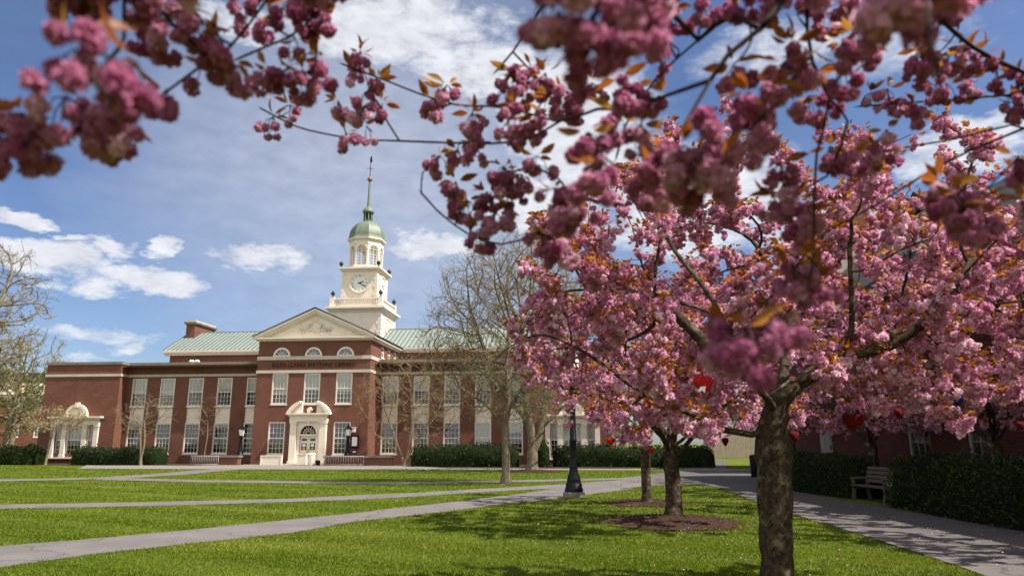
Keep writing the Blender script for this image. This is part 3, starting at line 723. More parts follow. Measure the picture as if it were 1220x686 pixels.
def window(parent, x, y, z, wd, h, nx=4, nz=6, rail=.5, blind=0.0, rz=0, sill=True, name='window', m='white'):
    f, p, iw, z0, zm, z1 = window_meshes(wd, h, nx, nz, rail, .11, sill, m)
    o = link(name, f, parent, (x, y, z), (0, 0, rz)); link('pane', p, o)
    if blind > 0:
        k = (iw, z0, z1, round(blind, 2))
        if k not in BL:
            b = MB(); zb = z1 - (z1 - z0) * blind; b.box(-iw / 2, iw / 2, .135, .14, zb, z1); BL[k] = b.mesh('blind', M['blind'])
        link('blind', BL[k], o)
    return o

wall = MB()
# central block
cx0, cx1 = CX - 4.86, CX + 4.94
lowc = [CX - 2.79, CX + 2.77]; upc = [CX - 2.78, CX, CX + 2.76]
holes = [(c - .72, c + .72, .82, 3.45) for c in lowc] + [(c - .7, c + .7, 4.9, 7.44) for c in upc] + [(CX - .72, CX + .72, .16, 3.2)]
facade(wall, cx0, cx1, 0, 10.16, 0, holes)
sidew = [(3.0, 3.95, 9.06, 10.0), (5.0, 5.95, 9.06, 10.0), (7.0, 7.95, 9.06, 10.0)]
facade(wall, 0, 9.0, 0, 10.16, cx1, sidew, axis='y', sgn=-1)
facade(wall, 0, 9.0, 0, 10.16, cx0, [], axis='y')
wing = [6.1, 8.8, 11.45, 14.1, 16.75]
YR, YP = 2.2, 1.2
for s in (-1, 1):
    a, b = (CX - 17.95, cx0) if s < 0 else (cx1, CX + 17.95)
    hs = [(CX + s * d - .7, CX + s * d + .7, .85, 7.34) for d in wing]
    facade(wall, a, b, 0, 8.5, YR, hs)
    pa, pb = (CX - 25.0, CX - 17.95) if s < 0 else (CX + 17.95, CX + 25.0)
    bc = CX + s * 21.55
    facade(wall, pa, pb, 0, 8.5, YP, [(bc - 1.75, bc + 1.75, .85, 3.3)])
    ex = pb if s > 0 else pa; inn = CX + s * 17.95
    wall.add([(ex, YP, 0), (ex, 16, 0), (ex, 16, 8.5), (ex, YP, 8.5)], [(0, 1, 2, 3)], BRK)
    wall.add([(inn, YP, 0), (inn, YR, 0), (inn, YR, 8.5), (inn, YP, 8.5)], [(0, 1, 2, 3)], BRK)
    # spandrel panels
    for d in wing: wall.box(CX + s * d - .7, CX + s * d + .7, YR + .12, YR + .3, 3.46, 4.86, CRM)
    # flat roof deck
    lo_, hi_ = (pa, cx0) if s < 0 else (cx1, pb)
    wall.add([(lo_, YP + .1, 8.3), (hi_, YP + .1, 8.3), (hi_, 16, 8.3), (lo_, 16, 8.3)], [(0, 1, 2, 3)], COP)
# main upper storey
wall.box(CX - 18.4, cx0 - .003, 9.0, 17, 8.31, 10.2, BRK); wall.box(cx1 + .003, CX + 18.4, 9.0, 17, 8.31, 10.2, BRK)
wall.add([(CX - 18.4, 9.0, 10.2), (CX - 18.4, 17, 10.2), (CX - 18.4, 13, 12.7)], [(0, 1, 2)], BRK)
wall.add([(CX + 18.4, 9.0, 10.2), (CX + 18.4, 17, 10.2), (CX + 18.4, 13, 12.7)], [(0, 1, 2)], BRK)
wall.obj('wall', WALLM, lib)

band = MB()      # belt courses and copings
for z0, z1 in ((8.57, 8.87), (7.46, 7.70)):
    band.box(cx0 - .06, cx1 + .06, -.06, -.001, z0, z1); band.box(cx1 + .001, cx1 + .06, -.001, YR - .07 if z1 < 8 else 8.9, z0, z1); band.box(cx0 - .06, cx0 - .001, -.001, YR - .07 if z1 < 8 else 8.9, z0, z1)
for s in (-1, 1):
    a, b = (CX - 17.88, cx0 - .062) if s < 0 else (cx1 + .062, CX + 17.88)
    pa, pb = (CX - 25.06, CX - 17.89) if s < 0 else (CX + 17.89, CX + 25.06)
    band.box(a, b, YR - .06, YR - .001, 7.46, 7.68); band.box(pa, pb, YP - .06, YP - .001, 7.46, 7.68)
    inn = CX + s * 17.95
    band.box(inn - s * .001, inn - s * .06, YP, YR - .061, 7.46, 7.68)
    ex = CX + s * 25.0
    band.box(ex + s * .001, ex + s * .06, YP, 16, 7.46, 7.68)
    band.box(a, b, YR - .09, YR + .35, 8.501, 8.74, 1); band.box(pa - .03, pb + .03, YP - .09, YP + .35, 8.501, 8.742, 1)
    band.box(inn - s * .085, inn + s * .3, YP + .351, YR - .091, 8.501, 8.738, 1); band.box(ex - s * .3, ex + s * .09, YP + .351, 16, 8.501, 8.738, 1)
band.obj('belt_course', [M['stone'], M['coping']], lib)

corn = MB()      # cornice of the block, its pediment and raking mouldings
for k, (e, z0, z1) in enumerate(((.10, 10.16, 10.24), (.24, 10.24, 10.33), (.40, 10.33, 10.44))):
    corn.box(cx0 - e, cx1 + e, -e, 9.0, z0, z1)
corn.add([(cx0, .04, 10.44), (cx1, .04, 10.44), (CX + .04, .04, 12.6)], [(0, 1, 2)], 1)
ap = (CX + .04, 12.86)
for s in (-1, 1):
    ex = cx0 - .42 if s < 0 else cx1 + .42
    for (t0, t1, yo) in ((0, .13, -.42), (.13, .30, -.30), (.30, .42, -.14)):
        dx, dz = ap[0] - ex, ap[1] - 10.5; L_ = math.hypot(dx, dz); 
        prof = [(ex, 10.5 - t0 + .08), (ap[0], ap[1] - t0 * 1.12), (ap[0], ap[1] - t1 * 1.12), (ex + s * -0.0 - (t1 * 1.0) * (s * 1.0) * 1.2 * -1 * -1, 10.445)]
        if t0 > 0: prof = [(ex - s * t0 * 2.2, 10.445), (ap[0], ap[1] - t0 * 1.12), (ap[0], ap[1] - t1 * 1.12), (ex - s * t1 * 2.3, 10.445)]
        else: prof = [(ex, 10.445), (ex, 10.56), (ap[0], ap[1]), (ap[0], ap[1] - t1 * 1.12), (ex - s * t1 * 2.3, 10.445)]
        corn.prism(prof if s > 0 else prof[::-1], yo, .03)
corn.obj('pediment', [M['cream'], M['cream']], lib)
rel = MB()       # carved wreath and scrolls in the tympanum
wc = (CX + .04, 11.35)
rel.tube([(wc[0] + .42 * math.cos(a), 0.0, wc[1] + .5 * math.sin(a)) for a in np.linspace(0, 2 * math.pi, 25)], .06, 6)
rel.lathe([(.0, -.12), (.11, -.08), (.13, 0), (.09, .1), (.0, .14)], (wc[0], 0, wc[1] + .58), 8)
for s in (-1, 1):
    rel.tube([(wc[0] + s * x, 0.0, wc[1] - .5 + .22 * math.sin(x * 3.1)) for x in np.linspace(.05, 1.35, 14)], [.07 - .035 * t for t in np.linspace(0, 1, 14)], 6)
    for k in range(7):
        x = .45 + .14 * k; rel.tube([(wc[0] + s * x, 0, wc[1] - .45 + .1 * (k % 2)), (wc[0] + s * (x + .10), -.03, wc[1] - .22 + .12 * (k % 2)), (wc[0] + s * (x + .22), 0, wc[1] - .12 + .12 * (k % 2))], [.03, .05, .015], 5)
    rel.tube([(wc[0] + s * .45, 0, wc[1] - .1), (wc[0] + s * .62, -.02, wc[1] + .1), (wc[0] + s * .5, 0, wc[1] + .3)], .05, 5)
rel.obj('pediment_relief', M['cream'], lib)

roof = MB()      # central slate gable
zr, ze = 12.92, 10.5
for s in (-1, 1):
    ex = cx0 - .48 if s < 0 else cx1 + .48
    prof = [(ex, ze), (ap[0], zr), (ap[0], zr + .07), (ex, ze + .09)]
    roof.prism(prof if s > 0 else prof[::-1], -.46, 12.6)
roof.obj('gable_roof', M['slate'], lib)
roof = MB()
def seam_roof(mb, x0, x1, ye, ze, yr, zr, step=.46):
    mb.add([(x0, ye, ze), (x1, ye, ze), (x1, yr, zr), (x0, yr, zr)], [(0, 1, 2, 3)], 0)
    mb.add([(x0, 2 * yr - ye, ze), (x1, 2 * yr - ye, ze), (x1, yr, zr), (x0, yr, zr)], [(3, 2, 1, 0)], 0)
    n = int((x1 - x0) / step); sl = math.hypot(yr - ye, zr - ze); ny, nz = -(zr - ze) / sl * .08, (yr - ye) / sl * .08
    for i in range(n + 1):
        x = x0 + .02 + (x1 - x0 - .04) * i / n; t = .03
        V = [(x - t, ye, ze), (x + t, ye, ze), (x + t, yr, zr), (x - t, yr, zr)]; V += [(a, b + ny, c + nz) for a, b, c in V]
        mb.add(V, [(4, 5, 6, 7), (0, 1, 5, 4), (1, 2, 6, 5), (3, 0, 4, 7)], 1)
    mb.box(x0, x1, yr - .08, yr + .08, zr - .03, zr + .07, 0)
seam_roof(roof, CX - 18.9, CX + 18.9, 8.5, 10.66, 13.0, 13.12)
roof.obj('metal_roof', [M['copper'], M['copper_rib']], lib)
for s in (-1, 1):
    eav = MB()
    a, b = (CX - 18.85, cx0 - .42) if s < 0 else (cx1 + .42, CX + 18.85)
    for y0, z0, z1 in ((8.72, 10.2, 10.36), (8.56, 10.36, 10.50), (8.47, 10.50, 10.64)): eav.box(a, b, y0, 9.2, z0, z1)
    ex = CX + s * 18.87
    eav.add([(ex, 8.47, 10.4), (ex, 17.5, 10.4), (ex, 17.5, 10.66), (ex, 13, 13.1), (ex, 8.47, 10.66), (ex, 13, 12.8)], [(0, 4, 3, 5), (5, 3, 2, 1)], 0)
    eav.obj('eaves', M['cream'], lib)

def chimney(parent, x0, x1, y0, y1, z0, z1, bm, cm):
    c = MB(); c.box(x0, x1, y0, y1, z0, z1, 0); c.box(x0 - .05, x1 + .05, y0 - .05, y1 + .05, z0 + .05, z0 + .45, 1)
    c.box(x0 - .1, x1 + .1, y0 - .1, y1 + .1, z1, z1 + .13, 1); c.box(x0 - .2, x1 + .2, y0 - .2, y1 + .2, z1 + .13, z1 + .3, 1); c.box(x0 - .06, x1 + .06, y0 - .06, y1 + .06, z1 + .3, z1 + .48, 2)
    return c.obj('chimney', [bm, cm, M['stone']], parent)
chimney(lib, CX - 18.55, CX - 17.6, 11.6, 15.6, 11.7, 13.75, M['brick'], M['coping'])

# windows
rb = random.Random(4)
for c in lowc: window(lib, c, 0, .82, 1.44, 2.63, 4, 6, .5)
for i, c in enumerate(upc): window(lib, c, 0, 4.9, 1.4, 2.54, 4, 6, .5, (.72, .58, .62)[i])
for s in (-1, 1):
    for i, d in enumerate(wing):
        window(lib, CX + s * d, YR, .85, 1.4, 2.6, 4, 6, .5, (0, 0, .0, .62, .3)[i] if s > 0 else (.0, .12, 0, 0, .2)[i])
        window(lib, CX + s * d, YR, 4.88, 1.4, 2.46, 4, 6, .5, rb.choice((.5, .52, .46, .56, .40, .62)))
for a, b, z0, z1 in sidew:
    o = window(lib, cx1, (a + b) / 2, z0, .95, .94, 2, 3, .5, 0, R(90))
# half round windows
for c in (CX - 2.78, CX + .0, CX + 2.77):
    f = MB(); f.ring(c, -.06, .02, 8.875, .6, .74, 0, math.pi, 20); f.box(c - .74, c + .74, -.065, .02, 8.872, 8.95)
    for a in (36, 72, 108, 144):
        ca, sa = math.cos(R(a)), math.sin(R(a)); f.tube([(c + .18 * ca, -.03, 8.95 + .17 * sa), (c + .62 * ca, -.03, 8.9 + .62 * sa)], .018, 4)
    f.ring(c, -.05, -.02, 8.93, .17, .22, 0, math.pi, 10)
    fo = f.obj('arched_window', M['white'], lib)
    g = MB(); V = [(c + .61 * math.cos(a), -.012, 8.9 + .61 * math.sin(a)) for a in np.linspace(0, math.pi, 20)]; g.add(V, [tuple(range(20))])
    g.obj('pane', [mat('fanlight_glass', (.10, .13, .16), .08, .6)] if 'fan' not in M else M['fan'], fo)
    if 'fan' not in M: M['fan'] = bpy.data.materials['fanlight_glass']
# Venetian windows of the end pavilions
for s in (-1, 1):
    bc = CX + s * 21.55; f = MB()
    for k in (-2.0, -.95, .95, 2.0):
        f.box(bc + k - .2, bc + k + .2, YP - .16, YP + .12, .7, 3.2); f.box(bc + k - .24, bc + k + .24, YP - .2, YP + .12, .55, .7); f.box(bc + k - .24, bc + k + .24, YP - .2, YP + .12, 3.1, 3.28)
    f.box(bc - 2.22, bc + 2.22, YP - .18, YP + .1, 3.281, 3.72); f.box(bc - 2.35, bc + 2.35, YP - .3, YP - .001, 3.72, 3.86); f.box(bc - 2.48, bc + 2.48, YP - .44, YP - .001, 3.86, 4.0)
    f.box(bc - 2.3, bc + 2.3, YP - .22, YP + .05, .42, .549)
    f.ring(bc, YP - .24, YP - .002, 4.0, .8, 1.05, 0, math.pi, 24); f.ring(bc, YP - .14, YP - .002, 4.0, .68, .8, 0, math.pi, 24)
    V = [(bc + .69 * math.cos(a), YP - .06, 4.0 + .69 * math.sin(a)) for a in np.linspace(0, math.pi, 20)]; f.add(V, [tuple(range(20))], 0)
    f.prism([(bc - .1, 4.78), (bc + .1, 4.78), (bc + .16, 5.2), (bc - .16, 5.2)], YP - .3, YP - .003)
    f.obj('venetian_window', M['cream'], lib)
    window(lib, bc, YP + .02, .72, 1.5, 2.55, 4, 6, .5, .52, sill=False); window(lib, bc - 1.475, YP + .02, .72, .66, 2.55, 2, 6, .5, .52, sill=False); window(lib, bc + 1.475, YP + .02, .72, .66, 2.55, 2, 6, .5, .52, sill=False)

# entrance
e = MB()
for s in (-1, 1):
    e.box(CX + s * .98, CX + s * 1.52, -.32, -.001, .12, 3.3); e.box(CX + s * .92, CX + s * 1.58, -.38, -.001, .0, .3); e.box(CX + s * .93, CX + s * 1.57, -.37, -.001, 3.3, 3.46)
    e.box(CX + s * .72, CX + s * .979, -.12, .2, .12, 2.3)
e.box(CX - 1.6, CX + 1.6, -.34, -.001, 3.461, 3.9); e.box(CX - 1.72, CX + 1.72, -.46, -.001, 3.9, 4.02); e.box(CX - 1.84, CX + 1.84, -.58, -.001, 4.02, 4.14)
for s in (-1, 1):   # broken segmental pediment
    pts = []
    for t in np.linspace(0, 1, 12):
        a = R(18 + 50 * t); pts.append((CX + s * 1.93 * math.cos(a) * 1.0, 4.14 + (1.93 * math.sin(a) - .6) * .82))
    inn = [(CX + (x - CX) * .86, z - .18 if z - .18 > 4.141 else 4.141) for x, z in pts]
    prof = pts + inn[::-1]
    for i in range(len(pts) - 1):
        q = [pts[i], pts[i + 1], inn[i + 1], inn[i]]; e.prism(q if s < 0 else q[::-1], -.56, -.002)
    fill = inn + [(CX + s * .62, 4.141)]
    e.prism(fill if s < 0 else fill[::-1], -.25, -.003)
    e.lathe([(.0, -.03), (.15, -.02), (.15, .02), (.0, .03)], (CX + s * .72, -.42, 5.02), 12)
e.prism([(CX - .1, 4.141), (CX + .1, 4.141), (CX + .2, 4.42), (CX + .06, 4.62), (CX - .06, 4.62), (CX - .2, 4.42)], -.3, -.004)
# arch spandrel over the doors with a real half round fanlight
V = []; n = 24
for i in range(n + 1):
    a = math.pi - math.pi * i / n; V.append((CX + .66 * math.cos(a), -.13, 2.5 + .66 * math.sin(a)))
for i in range(n + 1): V.append((CX - .979 + 1.958 * i / n, -.13, 3.46))
e.add(V, [(i, i + 1, n + 2 + i, n + 1 + i) for i in range(n)], 0)
for s in (-1, 1): e.add([(CX + s * .66, -.13, 2.3), (CX + s * .979, -.13, 2.3), (CX + s * .979, -.13, 3.46), (CX + s * .66, -.13, 2.5)], [(0, 1, 2, 3)], 0)
e.ring(CX, -.2, -.12, 2.5, .66, .78, 0, math.pi, 24); e.box(CX - .8, CX + .8, -.2, .1, 2.3, 2.44)
e.prism([(CX - .07, 3.1), (CX + .07, 3.1), (CX + .12, 3.46), (CX - .12, 3.46)], -.24, -.12)
e.obj('door_surround', M['cream'], lib)
fl = MB(); fl.add([(CX + .66 * math.cos(a), -.07, 2.45 + .68 * math.sin(a)) for a in np.linspace(0, math.pi, 24)], [tuple(range(24))])
flo = fl.obj('fanlight', M['room'], lib)
t = MB(); t.ring(CX, -.1, -.075, 2.45, .2, .24, 0, math.pi, 12); t.ring(CX, -.1, -.075, 2.45, .42, .45, 0, math.pi, 16)
for a in range(22, 170, 23): t.tube([(CX + .2 * math.cos(R(a)), -.09, 2.45 + .2 * math.sin(R(a))), (CX + .64 * math.cos(R(a)), -.09, 2.45 + .66 * math.sin(R(a)))], .018, 4)
t.obj('glazing_bar', M['white'], flo)
for s in (-1, 1):
    d = MB(); a, b = (CX - .70, CX - .01) if s < 0 else (CX + .01, CX + .70); c = (a + b) / 2
    d.box(a, b, .0, .06, .16, 2.29)
    dd = d.obj('door', M['cream'], lib)
    g = MB()
    for z0, z1 in ((1.9, 2.1), (1.18, 1.72), (.74, .92), (.36, .56)): g.box(c - .22, c + .22, -.008, -.001, z0, z1)
    g.obj('pane', mat('door_glass', (.02, .022, .025), .06, .6) if 'dg' not in M else M['dg'], dd); M['dg'] = bpy.data.materials['door_glass']
    q = MB(); q.box(c - .13, c + .13, -.014, -.0085, 1.44, 1.66, 0); q.lathe([(.001, 0), (.085, 0), (.085, .006), (.001, .006)], (0, 0, 0), 12, 1)
    # turn the sticker disc to face outward
    for k in range(8, len(q.v)): x, y, z = q.v[k]; q.v[k] = (c + x, -.016 + z, 1.29 + y)
    q.obj('notice', [M['tag'], M['yellow']], dd)
    h = MB(); hx = a + .06 if s > 0 else b - .06; h.tube([(hx, 0, .98), (hx, -.06, 1.0), (hx, -.06, 1.2), (hx, 0, 1.22)], .013, 6); h.obj('handle', M['black'], dd)
st = MB(); st.box(CX - 1.7, CX + 1.7, -1.3, -.001, .0, .10); st.box(CX - 1.5, CX + 1.5, -.6, .22, .1, .16); st.obj('doorstep', M['stone'], lib)

def text_mesh(body, size, depth, m, align='CENTER'):
    cu = bpy.data.curves.new('inscription', 'FONT'); cu.body = body; cu.size = size; cu.extrude = depth; cu.align_x = align; cu.align_y = 'CENTER'
    ob = bpy.data.objects.new('tmp', cu); me = bpy.data.meshes.new_from_object(ob); bpy.data.objects.remove(ob)
    me.materials.clear(); me.materials.append(m); return me
tm = text_mesh('ELLEN CLARKE BERTRAND LIBRARY', .52, .012, M['letter'])
xs = [v.co.x for v in tm.vertices]; tw = max(xs) - min(xs)
link('inscription', tm, lib, (CX, -.014, 8.13), (R(90), 0, 0), (7.15 / tw, 1, 1))
# wall things belonging to the facade
nb = MB(); nb.box(CX + 3.58, CX + 4.25, -.1, -.001, 1.35, 2.35, 0); nb.box(CX + 3.7, CX + 4.13, -.108, -.101, 1.5, 2.22, 1); nb.box(CX + 3.75, CX + 4.08, -.06, -.001, .95, 1.14, 0); nb.box(CX + 3.78, CX + 4.05, -.066, -.061, .98, 1.11, 1)
nb.obj('notice_board', [M['black'], M['tag']], lib)
lb_ = MB(); lb_.box(CX + 3.64, CX + 3.93, -.2, -.001, 2.6, 2.95, 0); lb_.box(CX + 3.6, CX + 3.97, -.24, -.001, 2.95, 3.0, 0); lb_.obj('wall_lamp', M['white'], lib)

# ---------------- clock tower
TX, TY = CX + .12, 12.4
tw_ = MB()
def sq(mb, h, z0, z1, m=0): mb.box(TX - h, TX + h, TY - h, TY + h, z0, z1, m)
sq(tw_, 2.62, 10.2, 14.45)
for h, a, b in ((2.72, 14.45, 14.6), (2.86, 14.6, 14.75), (3.05, 14.75, 14.95)): sq(tw_, h, a, b)
sq(tw_, 1.83, 14.95, 18.75)
for s1 in (-1, 1):      # quoins
    for s2 in (-1, 1):
        for k in range(9):
            l = .42 if k % 2 else .28
            tw_.box(TX + s1 * 1.86, TX + s1 * (1.86 - l), TY + s2 * 1.86, TY + s2 * (1.86 - l), 15.0 + k * .41, 15.36 + k * .41)
        for k in range(8):
            l = .5 if k % 2 else .34
            tw_.box(TX + s1 * 2.65, TX + s1 * (2.65 - l), TY + s2 * 2.65, TY + s2 * (2.65 - l), 11.0 + k * .43, 11.38 + k * .43)
for h, a, b in ((1.9, 18.75, 18.87), (2.02, 18.87, 19.0), (2.18, 19.0, 19.16)): sq(tw_, h, a, b)
tower = tw_.obj('clock_tower', M['cream'], lib)
for s, ax in ((1, 'x'), (-1, 'x')):   # pierced grille panels in the base
    gr = MB()
    for i in range(5):
        for j in range(3):
            y = TY - .85 + i * .42; z = 12.95 + j * .42
            gr.tube([(TX + s * 2.63, y + .18 * math.cos(a), z + .18 * math.sin(a)) for a in np.linspace(0, 6.283, 11)], .028, 4, 0)
    gr.box(TX + s * 2.621, TX + s * 2.628, TY - 1.1, TY + 1.08, 12.7, 14.05, 1)
    for q in (-1.12, 1.08): gr.box(TX + s * 2.62, TX + s * 2.68, TY + q - .05, TY + q + .05, 12.66, 14.1, 0)
    for q in (12.66, 14.06): gr.box(TX + s * 2.62, TX + s * 2.68, TY - 1.069, TY + 1.029, q - .05, q + .05, 0)
    gr.obj('grille', [M['cream'], M['stone']], tower)
bal = MB()
for s in (-1, 1):
    for ax in (0, 1):
        def bx(u0, u1, v0, v1, z0, z1):
            if ax == 0: bal.box(TX + u0, TX + u1, TY + s * v0, TY + s * v1, z0, z1)
            else: bal.box(TX + s * v0, TX + s * v1, TY + u0, TY + u1, z0, z1)
        bx(-2.25, 2.25, 2.36, 2.6, 14.951, 15.1); bx(-2.25, 2.25, 2.36, 2.62, 15.72, 15.86)
        for k in range(22):
            u = -2.15 + k * 4.3 / 21; bal.lathe([(.05, 0), (.085, .2), (.04, .45), (.06, .62)], (TX + u, TY + s * 2.48, 15.1) if ax == 0 else (TX + s * 2.48, TY + u, 15.1), 6)
    for s2 in (-1, 1): bal.box(TX + s * 2.251, TX + s * 2.68, TY + s2 * 2.251, TY + s2 * 2.68, 14.951, 15.98)
bal.obj('balustrade', M['cream'], tower)
urn = MB(); urn.lathe([(.12, 0), (.12, .06), (.05, .1), (.05, .16), (.19, .3), (.22, .42), (.18, .52), (.08, .6), (.05, .68), (.0, .72)], n=12)
um = urn.mesh('urn', M['slate'])
for s1 in (-1, 1):
    for s2 in (-1, 1):
        link('urn', um, tower, (TX + s1 * 2.46, TY + s2 * 2.46, 15.98)); link('urn', um, tower, (TX + s1 * 1.95, TY + s2 * 1.95, 19.16))
# clock faces
RN = ['XII', 'I', 'II', 'III', 'IV', 'V', 'VI', 'VII', 'VIII', 'IX', 'X', 'XI']
ck = MB(); CR = .94
ck.ring(0, -.1, 0, 0, CR, CR + .12, 0, 2 * math.pi, 36, 1)
ck.add([(CR * math.cos(a), -.03, CR * math.sin(a)) for a in np.linspace(0, 2 * math.pi, 37)[:-1]], [tuple(range(36))], 0)
for k, s in enumerate(RN):
    a = R(90 - 30 * k); tmn = text_mesh(s, .30, 0, M['black'])
    lx = [v.co.x for v in tmn.vertices]; mid = (max(lx) + min(lx)) / 2
    V = []
    for v in tmn.vertices:
        x, z = (v.co.x - mid) * .8, v.co.y * 1.15; b = a - R(90)
        V.append((CR * .77 * math.cos(a) + x * math.cos(b) - z * math.sin(b), -.036, CR * .77 * math.sin(a) + x * math.sin(b) + z * math.cos(b)))
    ck.add(V, [tuple(p.vertices) for p in tmn.polygons], 2); bpy.data.meshes.remove(tmn)
def hand(deg, ln, wd, y):
    b = R(90 - deg); c, s = math.cos(b), math.sin(b)
    ck.prism([(-.14 * c - wd * s, -.14 * s + wd * c), (-.14 * c + wd * s, -.14 * s - wd * c), (ln * .8 * c + wd * 1.2 * s, ln * .8 * s - wd * 1.2 * c), (ln * c, ln * s), (ln * .8 * c - wd * 1.2 * s, ln * .8 * s + wd * 1.2 * c)], y, y + .008, 2)
hand(70, .52, .045, -.05); hand(120, .76, .035, -.065)
cm_ = ck.mesh('clock_face', [M['tag'], M['cream'], M['black']])
CZ = 17.55
for k, (x, y, rz) in enumerate(((0, -1.832, 0), (1.832, 0, 90), (0, 1.832, 180), (-1.832, 0, 270))):
    link('clock_face', cm_, tower, (TX + x, TY + y, CZ), (0, 0, R(rz)))
# octagonal lantern
oc = MB(); A8 = [R(22.5 + 45 * i) for i in range(8)]; RO = 1.72
def octo(r, z0, z1, m=0): oc.prismz([(TX + r * math.cos(a), TY + r * math.sin(a)) for a in A8], z0, z1, m)
octo(1.82, 19.161, 19.55); octo(1.76, 21.75, 22.2); octo(1.86, 22.2, 22.32); octo(2.0, 22.32, 22.48)
for i, a in enumerate(A8):
    oc.lathe([(.13, 0), (.13, 2.2)], (TX + (RO - .12) * math.cos(a), TY + (RO - .12) * math.sin(a), 19.55), 8, 0, False, a)
octo(1.2, 19.56, 19.6, 0)
lw = MB(); ap_ = RO * math.cos(R(22.5)); hw = RO * math.sin(R(22.5)) - .08
lw.ring(0, -.06, .06, 1.62, hw - .07, hw + .14, 0, math.pi, 14)
lw.box(-hw - .05, -hw + .05, -.05, .05, 0, 1.62); lw.box(hw - .05, hw + .05, -.05, .05, 0, 1.62)
# spandrel above the arch
V = [];n = 14
for i in range(n + 1):
    a = math.pi - math.pi * i / n; V.append((hw * math.cos(a), 0, 1.62 + hw * math.sin(a)))
for i in range(n + 1): V.append((-hw + 2 * hw * i / n, 0, 2.22))
lw.add(V, [(i, i + 1, n + 2 + i, n + 1 + i) for i in range(n)])
for k in (-.33, 0, .33): lw.box(hw * 2 * k - .014, hw * 2 * k + .014, -.02, .02, 0, 1.62 + math.sqrt(max(.01, hw * hw - (2 * hw * k) ** 2)) - .04)
for k in range(1, 7): lw.box(-hw, hw, -.024, .024, k * .28 - .014, k * .28 + .014)
lm = lw.mesh('lantern_window', M['white'])
octn = oc.obj('belfry', M['cream'], tower)
for i in range(8):
    a = R(45 * i); link('lantern_window', lm, tower, (TX + ap_ * .985 * math.cos(a), TY + ap_ * .985 * math.sin(a), 19.55), (0, 0, a + R(90)))
dm = MB(); prof = [(2.02, 22.481), (1.98, 22.56), (1.9, 22.62)] + [(1.88 * math.cos(t) ** .85, 22.64 + 1.95 * math.sin(t)) for t in np.linspace(.05, 1.34, 10)]
dm.lathe(prof, (TX, TY, 0), 8, 0, False, R(22.5)); dm.obj('dome', M['copper_dome'], tower)
cu = MB(); cu.lathe([(.58, 24.45), (.6, 24.62), (.5, 24.66), (.44, 24.7)], (TX, TY, 0), 8, 0, False, R(22.5))
for a in A8: cu.lathe([(.07, 24.7), (.07, 25.5)], (TX + .42 * math.cos(a), TY + .42 * math.sin(a), 0), 6, 0)
cu.lathe([(.36, 24.7), (.36, 25.5)], (TX, TY, 0), 8, 1)
cu.lathe([(.5, 25.5), (.6, 25.56), (.62, 25.68), (.55, 25.85), (.36, 26.12), (.2, 26.26)], (TX, TY, 0), 12, 0)
cu.obj('cupola', [M['copper_dome'], M['room']], tower)
spz = MB(); spz.lathe([(.2, 26.25), (.17, 26.6), (.1, 29.05), (.1, 29.1)], (TX, TY, 0), 8, 0)
spz.lathe([(.05, 29.08), (.2, 29.16), (.28, 29.32), (.26, 29.5), (.14, 29.62), (.04, 29.66)], (TX, TY, 0), 12, 1)
spz.tube([(TX, TY, 29.6), (TX, TY, 31.9)], .035, 6, 2); spz.tube([(TX - .42, TY, 30.6), (TX + .42, TY, 30.6)], .02, 5, 2); spz.tube([(TX, TY - .42, 30.6), (TX, TY + .42, 30.6)], .02, 5, 2)
spz.obj('spire', [M['copper_dome'], mat('ball_finial', (.22, .12, .08), .5), M['black']], tower)
wv = MB(); wv.prism([(TX - .05, 31.3), (TX + .1, 31.25), (TX + .2, 31.5), (TX + .12, 31.75), (TX + .16, 31.95), (TX + .02, 31.98), (TX - .06, 31.7)], TY - .03, TY + .03); wv.obj('weather_vane', M['black'], tower)
# roof-mounted fittings on the flat wing roof
rf = MB()
for k, dx in ((0, 0), (1, .55)): rf.tube([(CX - 14.9 + dx, 7, 8.3), (CX - 14.9 + dx, 7, 9.2)], .05, 6); rf.lathe([(.0, 9.2), (.2, 9.25), (.26, 9.4), (.18, 9.5), (.0, 9.55)], (CX - 14.9 + dx, 7, 0), 10)
rf.obj('roof_vent', M['white'], lib)

# ---------------- things at the entrance
def low_wall(x0, x1, y0, y1, h, label):
    t_ = empty('garden_wall', (*B2W((x0 + x1) / 2, (y0 + y1) / 2), 0), BR, label, 'wall', 'low walls beside the library entrance')
    m = MB(); hx, hy = (x1 - x0) / 2, (y1 - y0) / 2; m.box(-hx, hx, -hy, hy, 0, h); m.obj('brick_base', M['brick'], t_)
    m = MB(); m.box(-hx - .08, hx + .08, -hy - .08, hy + .08, h, h + .14); m.obj('cap', M['concrete'], t_)
    return t_
low_wall(-9.1, -5.25, -2.1, -1.5, .62, 'low brick wall with stone cap left of the library door')
low_wall(1.9, 7.3, -2.2, -1.6, .62, 'low brick wall with stone cap right of the library door')
def rack(x0, x1, y, label):
    t_ = empty('bicycle_rack', (*B2W((x0 + x1) / 2, y), 0), BR, label, 'bike rack', 'bicycle racks before the low walls'); m = MB(); L_ = x1 - x0
    m.tube([(-L_ / 2, 0, 0), (-L_ / 2, 0, .72), (L_ / 2, 0, .72), (L_ / 2, 0, 0)], .025, 6); m.obj('frame', M['metalgrey'], t_)
    b = MB()
    for k in range(1, 16): b.tube([(-L_ / 2 + L_ * k / 16, 0, .1), (-L_ / 2 + L_ * k / 16, 0, .72)], .012, 5)
    b.tube([(-L_ / 2, 0, .1), (L_ / 2, 0, .1)], .02, 6); b.obj('bar_grid', M['metalgrey'], t_)
rack(-8.9, -6.6, -2.6, 'grey bicycle rack before the low wall left of the library door')
rack(2.0, 5.2, -2.7, 'grey bicycle rack before the low wall right of the library door')
